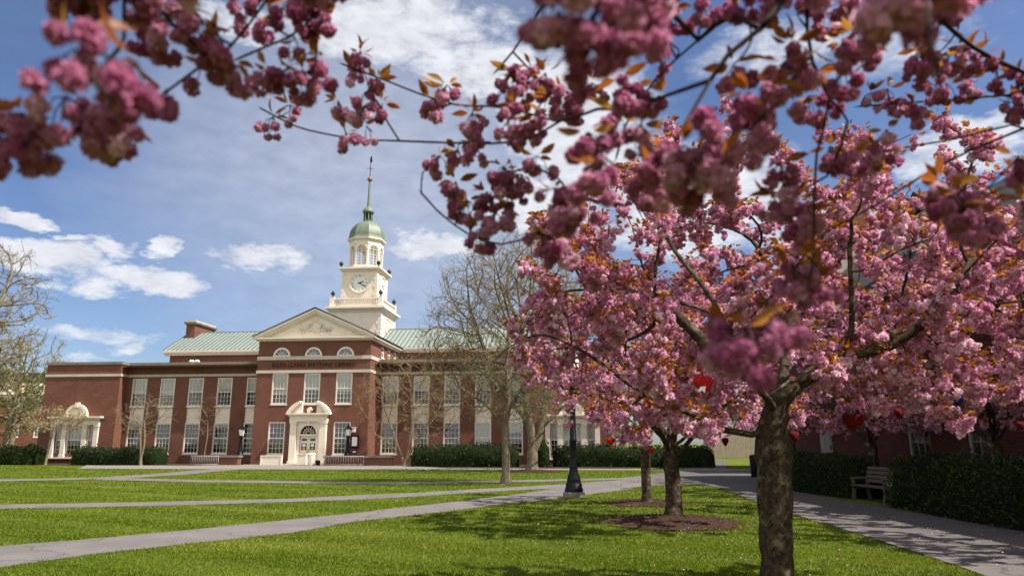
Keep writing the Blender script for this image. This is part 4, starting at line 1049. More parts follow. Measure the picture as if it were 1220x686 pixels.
r_ = empty('ramp_panel', (*B2W(CX - 2.45, -1.35), 0), BR, 'cream ramp side panel just left of the library door', 'ramp rail')
m = MB(); m.box(-.85, .85, -.05, .05, .0, .7); m.obj('panel', M['cream'], r_)
m = MB(); m.box(-.9, .9, -.08, .08, .7, .77); m.box(-.9, -.8, -.08, .08, 0, .699); m.box(.8, .9, -.08, .08, 0, .699); m.obj('rail', M['white'], r_)
def bin_(x, y, rad, h, mt, label, name='waste_bin', wm=None):
    c = B2W(x, y) if wm is None else wm
    t_ = empty(name, (c[0], c[1], 0), BR, label, 'bin'); m = MB(); m.lathe([(rad * .86, 0), (rad * .9, .03), (rad, h * .85)], n=16); m.obj('body', mt, t_)
    m = MB(); m.lathe([(rad * 1.06, h * .85), (rad * 1.08, h * .9), (rad * .85, h * .98), (rad * .3, h)], n=16); m.obj('lid', mt, t_); return t_
bin_(CX + 1.02, -1.7, .30, .95, M['white'], 'white waste bin standing beside the library door')
bin_(CX + 1.62, -1.9, .2, .42, M['black'], 'small black tub on the ground right of the library door')
bx_ = MB(); bx_.box(-.34, .34, -.3, .3, .06, .86, 0); bx_.box(-.37, .37, -.33, .33, .86, .92, 0)
for a in (-.26, .26):
    for b in (-.22, .22): bx_.box(a - .04, a + .04, b - .04, b + .04, 0, .06, 0)
bo = bx_.obj('storage_box', M['cream'], None, (*B2W(CX + .45, -2.0), 0), (0, 0, BR)); tag(bo, 'cream storage box on the walk before the library door', 'box')

def entry_lantern(x, y, base, label):
    c = B2W(x, y); t_ = empty('lantern_post', (c.x, c.y, 0), BR, label, 'lamp post', 'black lanterns flanking the library door'); m = MB()
    m.lathe([(.30, 0), (.30, base), (.26, base + .02), (.22, base + .3), (.18, base + .4), (.14, base + .9), (.11, base + 1.3), (.16, base + 1.42), (.08, base + 1.55)], n=14); m.obj('post', M['black'], t_)
    z = base + 1.55; m = MB()
    for a in range(4):
        ca, sa = math.cos(R(45 + 90 * a)), math.sin(R(45 + 90 * a)); m.tube([(.16 * ca, .16 * sa, z), (.28 * ca, .28 * sa, z + .5)], .018, 5)
    m.lathe([(.36, z + .5), (.34, z + .55), (.1, z + .74), (.05, z + .84), (.0, z + .9)], n=4, ph=R(45), smooth=False); m.lathe([(.22, z - .03), (.22, z)], n=4, ph=R(45), smooth=False); m.obj('lantern_cage', M['black'], t_)
    m = MB(); m.lathe([(.15, z + .005), (.26, z + .495)], n=4, ph=R(45), smooth=False); m.obj('lantern_glass', M['frost'], t_)
entry_lantern(-5.6, -1.1, .76, 'black lantern post left of the library door')
entry_lantern(3.35, -1.1, .76, 'black lantern post right of the library door')

# ================================================================== BUILDING AT FAR LEFT
hl = empty('distant_hall', (-74, 103, 0), R(8), 'distant brick hall with white cornice behind the left trees', 'building')
w_ = MB(); fac = []
for i in range(9):
    for z in (2.6, 6.3): fac.append((-13.5 + i * 3.2 - .6, -13.5 + i * 3.2 + .6, z, z + 1.9))
facade(w_, -17, 15, 0, 8.2, 0, fac); facade(w_, 0, 14, 0, 8.2, 15, [], axis='y', sgn=-1); w_.obj('wall', WALLM, hl)
for a, b, z0, z1 in fac: window(hl, (a + b) / 2, 0, z0, 1.2, 1.9, 3, 4, .5, .4)
w_ = MB(); w_.box(-17.2, 15.2, -.2, 14, 8.2, 8.6); w_.box(-17.6, 15.6, -.6, 14, 8.6, 9.0); w_.box(-16, 13, 1, 13, 9.0, 9.9); w_.box(-16.3, 13.3, .7, 13.3, 9.9, 10.3); w_.obj('cornice', M['cream'], hl)
w_ = MB(); w_.prism([(-16.4, 10.3), (13.4, 10.3), (10, 12), (-12, 12)], 2, 12); w_.obj('roof', M['slate'], hl)

# ================================================================== HALL ON THE RIGHT
hr = empty('brick_hall', (14.2, 22, 0), 0, 'shaded brick hall with tall windows behind the right hedge', 'building')
w_ = MB(); hh = [(-14.9, -13.5), (-10.6, -9.2), (-6.6, -5.2), (-3.7, -2.3), (-.9, .5), (2.5, 3.9)]
hh = [(a, b, .55, 3.6) for a, b in hh] + [(10.0, 11.1, .1, 2.75)]
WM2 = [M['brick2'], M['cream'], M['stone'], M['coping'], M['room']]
facade(w_, -24, 14, 0, 7.7, 0, hh, axis='y'); 
w_.add([(0, 14, 0), (9, 14, 0), (9, 14, 7.7), (4.8, 14, 11.3), (0, 14, 7.7)], [(4, 3, 2, 1, 0)], BRK); w_.add([(0, -24, 0), (9, -24, 0), (9, -24, 7.7), (4.8, -24, 11.3), (0, -24, 7.7)], [(0, 1, 2, 3, 4)], BRK)
w_.add([(9, -24, 0), (9, 14, 0), (9, 14, 7.7), (9, -24, 7.7)], [(0, 1, 2, 3)], BRK)
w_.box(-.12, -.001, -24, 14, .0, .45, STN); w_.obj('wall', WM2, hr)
for a, b, z0, z1 in hh[:-1]: window(hr, 0, (a + b) / 2, z0, 1.4, 3.05, 3, 5, .6, 0, R(-90), m='shadewhite')
d = MB(); d.box(-.06, .02, 10.0, 11.1, .1, 2.75); 
for z0, z1 in ((.3, 1.2), (1.35, 2.6)):
    for y0, y1 in ((10.1, 10.48), (10.62, 11.0)): d.box(-.075, -.0605, y0, y1, z0, z1)
dd = d.obj('door', M['shadewhite'], hr)
h = MB()
for z in (.6, 1.5, 2.3): h.box(-.09, -.061, 10.0, 10.1, z, z + .12)
h.tube([(-.06, 10.95, 1.1), (-.14, 10.95, 1.1), (-.14, 10.8, 1.1)], .02, 6); h.obj('handle', M['black'], dd)
r_ = MB(); sl = [(-.5, 7.45), (4.8, 11.45), (9.5, 7.45), (9.5, 7.65), (4.8, 11.68), (-.5, 7.65)]
V = [(x, -24.4, z) for x, z in sl] + [(x, 14.4, z) for x, z in sl]
r_.add(V, [(0, 1, 4, 5), (1, 2, 3, 4), (6, 11, 10, 7), (7, 10, 9, 8), (5, 4, 10, 11), (4, 3, 9, 10), (0, 5, 11, 6), (0, 6, 7, 1), (2, 8, 9, 3), (1, 7, 8, 2)]); r_.obj('roof', M['slate'], hr)
g_ = MB(); g_.box(-.45, -.001, -24, 14, 7.15, 7.44); g_.obj('eaves', M['cream'], hr)
def dormer(y):
    d = MB(); d.box(1.0, 3.6, y - .9, y + .9, 8.1, 10.1, 0); d.add([(.8, y - 1.1, 10.1), (.8, y + 1.1, 10.1), (.8, y, 10.9), (4, y - 1.1, 10.1), (4, y + 1.1, 10.1), (4, y, 10.9)], [(0, 2, 1), (0, 3, 5, 2), (1, 2, 5, 4)], 1)
    o = d.obj('dormer', [M['white'], M['slate']], hr)
    window(o, 1.0, y, 8.5, 1.2, 1.5, 3, 4, .5, 0, R(-90))
dormer(-5.5); dormer(3); dormer(-14)
# taller hall behind with chimney
hb = empty('tall_hall', (27.0, 40, 0), 0, 'tall hall with grey roof and brick chimney rising behind the cherry crowns', 'building')
w_ = MB(); fac = [(-6 + i * 2.6 - .55, -6 + i * 2.6 + .55, z, z + 1.9) for i in range(8) for z in (1.2, 4.6, 8.0)]
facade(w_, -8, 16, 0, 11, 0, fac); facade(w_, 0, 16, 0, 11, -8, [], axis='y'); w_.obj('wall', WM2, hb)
for a, b, z0, z1 in fac: window(hb, (a + b) / 2, 0, z0, 1.1, 1.9, 3, 4, .5, .3)
w_ = MB(); w_.add([(-8.6, -.6, 11), (16, -.6, 11), (16, 7, 16), (-6, 7, 16), (-8.6, 15, 11), (16, 15, 11)], [(0, 1, 2, 3), (0, 3, 4), (3, 2, 5, 4)]); w_.obj('roof', M['roof2'], hb)
w_ = MB(); w_.box(-8.5, 16, -.5, 15, 10.6, 10.99); w_.obj('eaves', M['cream'], hb)
chimney(hb, -5.5, -4.1, 3.4, 5.4, 12, 17.9, M['brick'], M['coping'])
chimney(hb, -2.0, -.4, 1.4, 3.4, 11.5, 15.7, M['brick'], M['stone'])
# tan board fence where the far path ends
fe = empty('board_fence', (26.8, 84, 0), R(4), 'tan board fence with sloping top where the far path ends', 'fence')
m = MB()
for k in range(40):
    x = -5 + k * .3; m.box(x, x + .27, -.03 + .01 * (k % 2), .03, .05, 1.5 + min(2.4, k * .11))
m.obj('board_panel', M['board'], fe)
for k in range(5):
    m = MB(); m.box(-4.9 + 2.9 * k, -4.75 + 2.9 * k, .05, .15, 0, 1.5 + min(2.3, k * 1.0)); m.obj('post', M['wood'], fe)

# ================================================================== HEDGES
def hedge(name, outline, h, label, cat, group=None, dens=420, leaf=.075, rough=.16, m='hedge', seed=1, hvar=.12):
    """clipped mass: a dark inner body with leaves all over and through its skin; outline = centre line with half widths"""
    t_ = empty(name, (outline[0][0], outline[0][1], 0), 0, label, cat, group); g = np.random.default_rng(seed)
    c0 = Vector((outline[0][0], outline[0][1]))
    pts = [Vector((p[0], p[1])) - c0 for p in outline]; hw = [p[2] for p in outline]
    cum = [0]
    for i in range(1, len(pts)): cum.append(cum[-1] + (pts[i] - pts[i - 1]).length)
    Lh = cum[-1]
    def at(s):
        for i in range(1, len(pts)):
            if s <= cum[i] or i == len(pts) - 1:
                f = (s - cum[i - 1]) / max(1e-6, cum[i] - cum[i - 1]); q = pts[i - 1].lerp(pts[i], f); t = (pts[i] - pts[i - 1]).normalized(); return q, t, hw[i - 1] + (hw[i] - hw[i - 1]) * f
    def surf(s, a, inset=0.0):
        """a in 0..1 runs up one side, over the top and down the other"""
        q, t, w_ = at(min(max(s, 0), Lh)); n = Vector((-t.y, t.x)); H = h * (1 + hvar * noise.noise(Vector((q.x * .5 + seed, q.y * .5, 1))))
        e = min(1, (min(s, Lh - s) + .02) / .45); e = math.sin(e * math.pi / 2) ** .5 if e > 0 else .1
        th = a * math.pi; c_, s_ = math.cos(th), math.sin(th); p = 4.0; den = (abs(c_) ** p + abs(s_) ** p) ** (1 / p)
        w2 = w_ * (.45 + .55 * e) - inset; H2 = H * (.6 + .4 * e) - inset
        x, z = c_ / den * w2, s_ / den * H2
        k = rough * noise.noise(Vector((q.x * 1.3 + x, q.y * 1.3, z * 1.3 + seed * 3)))
        x += k * c_; z += k * s_
        return Vector((q.x + n.x * x, q.y + n.y * x, max(z, .0))), Vector((n.x * c_, n.y * c_, s_))
    mb = MB(); ns, na = max(4, int(Lh / .3)), 14
    for i in range(ns + 1):
        for j in range(na + 1):
            mb.v.append(tuple(surf(Lh * i / ns, j / na, .10)[0]))
    F = [(i * (na + 1) + j, i * (na + 1) + j + 1, (i + 1) * (na + 1) + j + 1, (i + 1) * (na + 1) + j) for i in range(ns) for j in range(na)]
    F += [tuple(range(na + 1))[::-1], tuple(ns * (na + 1) + j for j in range(na + 1))]
    for f in F: mb.f.append(f); mb.m.append(0); mb.sm.append(True)
    mb.obj('branch_body', M['hedgecore'], t_)
    n = int(dens * Lh * (2 * h + 2 * max(hw)) / (leaf / .075) ** 2)
    pos = np.zeros((n, 3)); nr = np.zeros((n, 3)); ss_ = g.random(n) * Lh; aa = .5 + (g.random(n) - .5) * .98
    for k in range(n):
        p, q = surf(ss_[k], aa[k], g.random() ** 1.6 * .13 if g.random() > .06 else -g.random() * leaf * 1.8); pos[k] = p; nr[k] = q
    D = nr + g.normal(size=(n, 3)) * .65; D[:, 2] += .25
    var = np.clip(.35 + g.normal(size=n) * .2 + .25 * np.array([noise.noise(Vector(p * 1.2)) for p in pos]), 0, 1)
    me = inst_mesh('foliage', LEAF_V, LEAF_F, pos, frames(D, g.random(n) * 6.28), leaf * g.uniform(.7, 1.5, n), M[m], var); link('foliage', me, t_)
    return t_
def bw(x, y, w_): v = B2W(x, y); return (v.x, v.y, w_)
GH = 'clipped hedges in front of the library'
hedge('hedge', [bw(-33, -1.6, 1.1), bw(-27.4, -1.9, 1.1), bw(-22.3, -1.9, 1.1)], 1.5, 'dark clipped hedge at the far left end of the library', 'hedge', GH, 150, .13, .25, seed=1)
hedge('hedge', [bw(-19.2, -1.8, .9), bw(-17.6, -2.0, 1.15), bw(-11.6, -2.0, 1.15)], 1.42, 'dark clipped hedge below the left wing windows, before the slim bare tree', 'hedge', GH, 150, .13, .25, seed=2)
hedge('hedge', [bw(9.3, -3.2, 1.1), bw(13, -3.6, 1.2), bw(17.3, -3.6, 1.1)], 1.55, 'clipped hedge right of the library door behind the bare trees', 'hedge', GH, 150, .13, .2, seed=3)
hedge('hedge', [bw(19.8, -3.0, 1.0), bw(26, -3.0, 1.2), bw(31.5, -3.0, 1.0)], 1.5, 'long dark hedge behind the lamp post and cherry trunks', 'hedge', GH, 150, .13, .2, seed=4)
hedge('shrub', [bw(18.0, -4.2, .7), bw(19.6, -4.2, .8)], 1.95, 'light green rounded shrub between two hedges left of the lamp post', 'shrub', None, 120, .12, .35, 'greenleaf', 5)
hedge('hedge', [(10.75, 29.5, .6), (11.0, 27, .75), (11.2, 23.1, .75)], 1.25, 'dark hedge along the path on the far side of the bench', 'hedge', 'hedges along the right-hand path', 330, .075, .26, seed=6)
hedge('hedge', [(11.15, 20.4, .8), (10.9, 16, .85), (10.8, 10, .85), (10.8, 6.5, .85)], 1.34, 'dark hedge along the path on the near side of the bench', 'hedge', 'hedges along the right-hand path', 330, .075, .30, seed=7)

# ================================================================== LAMP POST, BENCH, BINS
c = G(684, 592); lp = empty('street_lamp', (c.x, c.y, 0), 0, 'tall black lamp post with white globe beside the diagonal path', 'street lamp')
m = MB(); m.lathe([(.36, 0), (.36, .14), (.33, .17)], n=24); m.obj('footing', M['concrete'], lp)
m = MB(); m.lathe([(.30, .17), (.30, .26), (.27, .3), (.265, .42), (.22, .46), (.235, .5), (.21, .6), (.15, .78), (.13, .95), (.135, 1.0), (.12, 1.03), (.112, 1.75), (.125, 1.78), (.12, 1.84), (.105, 1.86), (.085, 3.75), (.12, 3.8), (.12, 3.9), (.07, 3.95)], n=20); m.obj('post', M['black'], lp)
m = MB(); m.lathe([(.11, 3.95), (.2, 4.05), (.245, 4.25), (.24, 4.42), (.17, 4.58)], n=20); m.obj('globe', M['frost'], lp)
m = MB(); m.lathe([(.25, 4.56), (.19, 4.66), (.09, 4.76), (.06, 4.86), (.03, 4.9)], n=20); m.obj('cap', M['frost'], lp)

b_ = empty('park_bench', (10.95, 22.0, 0), R(90), 'weathered wooden slat bench in a gap of the right-hand hedge', 'bench')
for s in (-.95, .95):   # shaped end frames; local -y... the sitter faces the path (world -x)
    m = MB(); q = .035
    for poly in ([(-.30, 0), (-.22, 0), (-.16, .40), (-.24, .40)], [(.22, 0), (.31, 0), (.24, .40), (.15, .40)], [(-.26, .34), (.26, .34), (.26, .41), (-.26, .41)],
                 [(-.24, .41), (-.17, .41), (-.2, .62), (-.28, .62)], [(-.30, .62), (.22, .62), (.22, .68), (-.28, .68)], [(.16, .41), (.24, .41), (.42, .98), (.35, .98)]):
        V = [(s - q, y, z) for y, z in poly] + [(s + q, y, z) for y, z in poly]; k = len(poly)
        m.add(V, [tuple(range(k)), tuple(range(2 * k - 1, k - 1, -1))] + [(i, i + k, (i + 1) % k + k, (i + 1) % k) for i in range(k)])
    m.obj('end_frame', M['wood'], b_)
m = MB()
for k in range(4): m.box(-1.05, 1.05, -.27 + k * .125, -.165 + k * .125, .415, .45)
m.obj('seat', M['wood'], b_)
m = MB()
for k in range(4):
    z = .53 + k * .125; y = .19 + (z - .41) * .31
    V = [(x, y + dy + (zz * .31), z + zz) for x in (-1.05, 1.05) for dy, zz in ((-.045, 0), (-.01, 0), (-.01, .095), (-.045, .095))]
    m.add(V, [(0, 1, 2, 3), (7, 6, 5, 4), (0, 4, 5, 1), (1, 5, 6, 2), (2, 6, 7, 3), (3, 7, 4, 0)])
m.obj('backrest', M['wood'], b_)
b_.rotation_euler = (0, 0, R(-90))
bin_(0, 0, .32, 1.15, M['black'], 'black waste bin on the plaza behind the large cherry trunk', 'waste_bin', (12.6, 37.5))

# ================================================================== BARE SPRING TREES
def bare_tree(name, base, trunk, crown, n, seed, label, r_tip=.007, e=2.35, step=.3, bark='greybark', rmax=None, buds=700, budm='bud', bud=.05, group=None, infl=2.5, limbs=(), kill=.34, up=.05, cat='tree', flat=False, jit=.09, twigs=1.6, twl=.6):
    t_ = empty(name, (*base, 0), 0, label, cat, group); sk = Skel(); main = sk.add(trunk, step)
    for L_ in limbs: sk.add(L_, step)
    at = []
    for (cc_, rr, zm, fr) in crown: at += crown_points(int(n * fr), cc_, rr, zm, seed, .25, .5, -.3)
    N, par = grow(sk.n, sk.p, at, step, kill, infl, 140, up, jit, seed)
    N, par = add_twigs(N, par, len(sk.n), twigs, twl, seed)
    r, ch = radii(par, r_tip, e, len(N), rmax)
    # root flare
    zz = N[:, 2]; fl = (zz < .5) & (r > .08); r[fl] *= 1 + .45 * (1 - zz[fl] / .5) ** 2
    V, F = tubes(N, par, r, ch, 5, .12); link('trunk', tube_mesh('trunk', V, F, M[bark]), t_)
    tips = np.array([i for i in range(len(N)) if r[i] < r_tip * 1.9]); g = np.random.default_rng(seed)
    k = g.choice(tips, buds); pos = N[k] + g.normal(size=(buds, 3)) * .07
    if flat: pos[:, 2] += .05
    D = rdirs(buds); D[:, 2] = np.abs(D[:, 2])
    me = inst_mesh('buds', LEAF_V, LEAF_F, pos, frames(D, g.random(buds) * 6.28), bud * g.uniform(.6, 1.4, buds), M[budm], g.random(buds)); link('crown', me, t_)
    return t_
c = G(602, 576)
bare_tree('bare_tree', (c.x, c.y), [(0, 0, 0), (.03, 0, 1.2), (0, .03, 2.4), (.1, 0, 3.6), (.05, 0, 5.4), (.2, .1, 7.2)], [((.1, 0, 6.6), (3.9, 3.2, 4.6), 2.6, 1.0)], 2600, 11,
          'slender bare tree with straight pale trunk standing on the lawn before the library', .0065, 2.5, .25, 'greybark', .175, 14000, 'bud', .065,
          limbs=([(0, .03, 2.4), (-.9, .1, 3.4), (-2.0, 0, 4.1)], [(.05, 0, 3.0), (.8, -.2, 4.2), (1.7, -.3, 5.4)], [(.1, 0, 3.6), (-.7, .3, 5.2), (-1.3, .4, 6.8)], [(.08, 0, 4.4), (.6, .5, 6.2), (1.0, .6, 7.8)]), up=.16, kill=.22)
c = G(634, 562)
bare_tree('bare_tree', (c.x, c.y), [(0, 0, 0), (0, 0, 1.4), (-.1, 0, 2.8), (-.5, .2, 5.5), (-.6, .2, 9)], [((.3, 0, 8.8), (5.6, 4.6, 6.0), 3.2, 1.0)], 800, 12,
          'old bare tree with thick forked trunk behind the slender one', .009, 2.3, .32, 'greybark', .34, 6000, 'bud', .075,
          limbs=([(.1, 0, 1.2), (.55, .1, 2.6), (1.0, 0, 5.2), (1.6, .1, 8.4)], [(-.1, 0, 2.8), (-1.6, .2, 4.6), (-3.2, .1, 6.2)], [(.55, .1, 2.6), (2.2, -.2, 4.2), (3.6, -.2, 5.4)]), infl=4, kill=.36, up=.08)
bare_tree('bare_tree', G(729, 556).xy, [(0, 0, 0), (0, 0, 2.2), (.05, 0, 4), (.1, 0, 6)], [((0, 0, 6), (3, 3, 3.6), 2.4, 1.0)], 240, 13, 'grey trunked tree with yellow buds before the long dark hedge', .009, 2.3, .4, 'greybark', .28, 1500, 'bud', .10, infl=4, kill=.5)
# small trees against the facade
v = B2W(-12.4, -3.6)
bare_tree('young_tree', (v.x, v.y), [(0, 0, 0), (-.1, 0, .9), (-.25, 0, 2.0), (-.5, 0, 3.2)], [((-.2, 0, 4.0), (2.4, 1.6, 1.8), 1.8, 1.0)], 240, 14, 'slim bare tree with a forked pale trunk before the left wing windows', .008, 2.4, .25, 'palebark', .10, 500, 'bud', .06,
          limbs=([(-.05, 0, .5), (.1, 0, 1.8), (-.1, 0, 3.4)],), infl=3)
v = B2W(-9.4, .3)
bare_tree('young_tree', (v.x, v.y), [(0, 0, 0), (0, 0, .9), (.1, 0, 2.4), (0, 0, 3.8)], [((0, 0, 4.0), (1.5, 1.2, 1.9), 1.6, 1.0)], 110, 24, 'small bare tree close to the left wing brick piers', .006, 2.4, .25, 'palebark', .055, 120, 'bud', .05, infl=3)
v = B2W(-21.0, -2.9)
bare_tree('dogwood_tree', (v.x, v.y), [(0, 0, 0), (.05, 0, 1.0), (.15, 0, 2.2), (.2, 0, 3.0)], [((.3, 0, 3.5), (2.6, 1.8, .95), 2.6, 1.0)], 260, 15, 'small flowering tree with flat cream crown before the pavilion window', .010, 2.4, .25, 'palebark', .09, 3200, 'paleflower', .10, infl=3, flat=True)
v = B2W(8.2, -2.0)
bare_tree('bare_shrub_tree', (v.x, v.y), [(0, 0, 0), (-.2, 0, .8), (-.8, 0, 2.2), (-1.4, .1, 3.8)], [((.3, 0, 5.0), (4.6, 2.4, 3.6), 1.6, 1.0)], 800, 16, 'bare many stemmed tree with yellow tips before the right wing windows', .008, 2.4, .3, 'palebark', .11, 3500, 'bud', .08,
          limbs=([(0, 0, .1), (.3, 0, 1.2), (.5, .1, 3.2), (.4, 0, 5)], [(0, 0, .1), (.7, 0, 1.4), (1.9, 0, 3.4)], [(0, 0, .1), (-.8, 0, 1.3), (-2.6, 0, 2.6)]), infl=3.5)
# trees at the far left
bare_tree('bare_tree', (-35.4, 43), [(0, 0, 0), (0, 0, 2.5), (.2, 0, 5), (.3, 0, 8), (.3, 0, 10)], [((-.3, 0, 9.0), (6.2, 5.5, 6.2), 3.0, 1.0)], 2600, 17, 'large budding tree reaching in from the left edge', .012, 2.3, .36, 'greybark', .45, 17000, 'bud', .10,
          limbs=([(.2, 0, 5), (2, -.4, 8), (4.0, -.5, 10)], [(.1, 0, 3.5), (1.8, 0, 5.6), (3.8, 0, 7.0)]), infl=5, kill=.42)
bare_tree('green_tree', (-57.5, 82), [(0, 0, 0), (0, 0, 2), (.2, 0, 5)], [((0, 0, 6.6), (4.6, 4, 5.0), 1.0, 1.0)], 700, 18, 'yellow green budding tree before the distant hall', .014, 2.3, .45, 'greybark', .3, 11000, 'greenleaf', .15, infl=5, kill=.5)
bare_tree('bare_tree', (-61, 88), [(0, 0, 0), (0, 0, 3), (0, 0, 8)], [((.5, 0, 10.5), (5, 5, 5.5), 4, 1.0)], 900, 19, 'grey bare tree just left of the library wall', .014, 2.3, .45, 'palebark', .3, 3500, 'bud', .11, infl=5, kill=.45)
bare_tree('bare_tree', (-66, 74), [(0, 0, 0), (0, 0, 3), (0, 0, 7)], [((1.0, 0, 9), (5.5, 5, 6), 3.0, 1.0)], 900, 20, 'yellowish budding tree low at the left edge before the distant hall', .014, 2.3, .45, 'greybark', .3, 9000, 'bud', .13, infl=5, kill=.45)
for k, (x, y, hgt, lb) in enumerate(((-43, 95, 10.2, 'left'), (-33, 97, 9.9, 'right'))):
    bare_tree('bare_tree', (x, y), [(0, 0, 0), (0, 0, 4), (0, 0, 9)], [((0, 0, hgt + 1.6), (2.6, 2.6, 2.8), 5, 1.0)], 120, 30 + k, '%s one of two bare treetops showing over the left pavilion parapet' % lb, .016, 2.3, .5, 'palebark', .2, 200, 'bud', .09, group='treetops behind the library', infl=6, kill=.6)
# green trees closing the view behind the plaza
for k, (x, y, h_, lb) in enumerate(((33, 98, 12, 'leafing green tree behind the tan board fence'), (17, 100, 11, 'green tree left of the tan board fence in the distance'), (44, 88, 13, 'green tree right of the tan board fence in the distance'))):
    bare_tree('green_tree', (x, y), [(0, 0, 0), (0, 0, 2), (.2, 0, h_ * .5)], [((0, 0, h_ * .58), (5.5, 5, h_ * .45), 1.5, 1.0)], 300, 40 + k, lb, .016, 2.3, .5, 'greybark', .35, 7000, 'greenleaf', .24, infl=5, kill=.7)

# ================================================================== CHERRY TREES
def blossoms(N, r, ch, rmaxtw, per, seed, flw, size, leaves, leafsize, spread, m='petal', clump=3.0, sel=None):
    """flower clusters hung along the thin twigs, with bronze young leaves beside them"""
    g = np.random.default_rng(seed)
    tw_n = np.array([i for i in range(len(N)) if r[i] < rmaxtw and (sel is None or sel(N[i]))])
    wgt = np.array([max(.02, .55 + 1.3 * noise.noise(Vector(N[i] * clump * .45) + Vector((seed, 0, 0)))) for i in tw_n]); wgt /= wgt.sum()
    nc = int(per); k = g.choice(tw_n, nc, p=wgt)
    cpos = N[k] + g.normal(size=(nc, 3)) * .03
    nf = g.integers(2, 6, nc); idx = np.repeat(np.arange(nc), nf); n = len(idx)
    off = rdirs(n) * (spread * g.uniform(.4, 1, n))[:, None]; off[:, 2] -= spread * .55
    pos = cpos[idx] + off; D = off / np.linalg.norm(off, axis=1, keepdims=True) + rdirs(n) * .5
    var = np.clip(np.repeat(g.normal(.5, .18, nc), nf) + g.normal(size=n) * .2, 0, 1)
    fl = inst_mesh('blossoms', flw[0], flw[1], pos, frames(D, g.random(n) * 6.28), size * g.uniform(.7, 1.15, n), M[m], var)
    nl = int(nc * leaves); j = g.integers(0, nc, nl); D = rdirs(nl); D[:, 2] = D[:, 2] * .6 + .15
    lp_ = cpos[j] + D * spread * .5 + np.array([0, 0, spread * .6]); D += np.array([0, 0, -.1])
    le = inst_mesh('leaves', LEAF_V, LEAF_F, lp_, frames(D, g.random(nl) * 6.28), leafsize * g.uniform(.5, 1.25, nl), M['cherryleaf'], g.random(nl))
    return fl, le
def cherry(name, base, trunk, limbs, crowns, n, seed, label, rmax, per, flw, size, leaves, leafsize, spread, step=.16, kill=.2, infl=1.3, r_tip=.0045, e=2.25, rough=.16, group=None, twig=.013, thr=-.12, extra=None, m='petal', gap=None):
    t_ = empty(name, (*base, 0), 0, label, 'cherry tree', group); sk = Skel(); sk.add(trunk, step * .6)
    for L_ in limbs: sk.add(L_, step)
    at = []
    for (cc_, rr, zm, fr) in crowns: at += crown_points(int(n * fr), cc_, rr, zm, seed, .3, .8, thr, gap)
    N, par = grow(sk.n, sk.p, at, step, kill, infl, 160, .02, .15, seed)
    r, ch = radii(par, r_tip, e, len(N), rmax)
    zz = N[:, 2]; fl = (zz < .45) & (r > .06); r[fl] *= 1 + .5 * (1 - zz[fl] / .45) ** 2
    if extra: extra(N, r)
    V, F = tubes(N, par, r, ch, 5, rough)
    link('trunk', tube_mesh('trunk', V, F, M['cherrybark']), t_)
    fm, lm_ = blossoms(N, r, ch, twig, per, seed, flw, size, leaves, leafsize, spread, m)
    link('blossom_crown', fm, t_); link('leaves', lm_, t_)
    print(label[:30], 'nodes', len(N), 'trunk r', r[0], 'flowers verts', len(fm.vertices))
    return t_
GC = 'pink cherry trees in bloom on the lawn'
# large near tree: limbs read off the photograph at the tree's own distance
B1 = Vector((2.72, 7.0, 0))
def q1(px, py, Y): v = P(px, py, Y) - B1; return (v.x, v.y, v.z)
_b = q1(926, 690, 7.0)
tr1 = [(_b[0] + .01, 0, 0), (_b[0] + .01, 0, .2), _b, q1(924, 610, 7.0), q1(923, 545, 7.0), q1(921, 510, 7.0), q1(927, 476, 7.0)]
lm1 = [[q1(927, 476, 7.0), q1(945, 462, 6.95), q1(975, 443, 6.85), q1(1006, 424, 6.8), q1(1051, 416, 6.7), q1(1096, 388, 6.6), q1(1150, 325, 6.5)],
       [q1(1006, 424, 6.8), q1(1014, 395, 6.8), q1(1015, 350, 6.7), q1(1012, 295, 6.6)],
       [q1(927, 476, 7.0), q1(915, 463, 7.1), q1(880, 440, 7.3), q1(830, 398, 7.6), q1(780, 352, 7.8)],
       [q1(921, 510, 7.0), q1(895, 518, 7.0), q1(862, 512, 7.0), q1(828, 495, 7.1), q1(770, 470, 7.3)],
       [q1(925, 478, 7.0), q1(935, 440, 7.5), q1(930, 385, 8.1), q1(915, 320, 8.5)],
       [q1(927, 490, 7.0), q1(905, 462, 6.6), q1(880, 420, 6.1), q1(850, 360, 5.7)],
       [q1(945, 462, 6.95), q1(975, 440, 7.6), q1(1040, 410, 8.4), q1(1110, 370, 9.0)]]
def burl(N, r):
    z = N[:, 2]; k = (np.abs(z - 1.6) < .3) & (r > .12); r[k] *= 1 + .22 * np.exp(-((z[k] - 1.62) / .12) ** 2)
    k = (z > 1.75) & (z < 2.3) & (r > .12); r[k] *= .88
cherry('cherry_tree', B1.xy, tr1, lm1, [((.3, .7, 3.3), (3.1, 2.4, 2.0), 1.95, .82), ((2.6, 1.2, 3.6), (1.9, 1.9, 1.7), 2.1, .12), ((-1.6, .5, 2.7), (1.4, 1.5, 1.0), 1.75, .1)], 1350, 51, 'large cherry tree with thick burled trunk in the right foreground', .150, 3700, FL_MID, .037, 5.0, .075, .075, extra=burl, group=GC, thr=-.08)
B2 = G(803, 621)
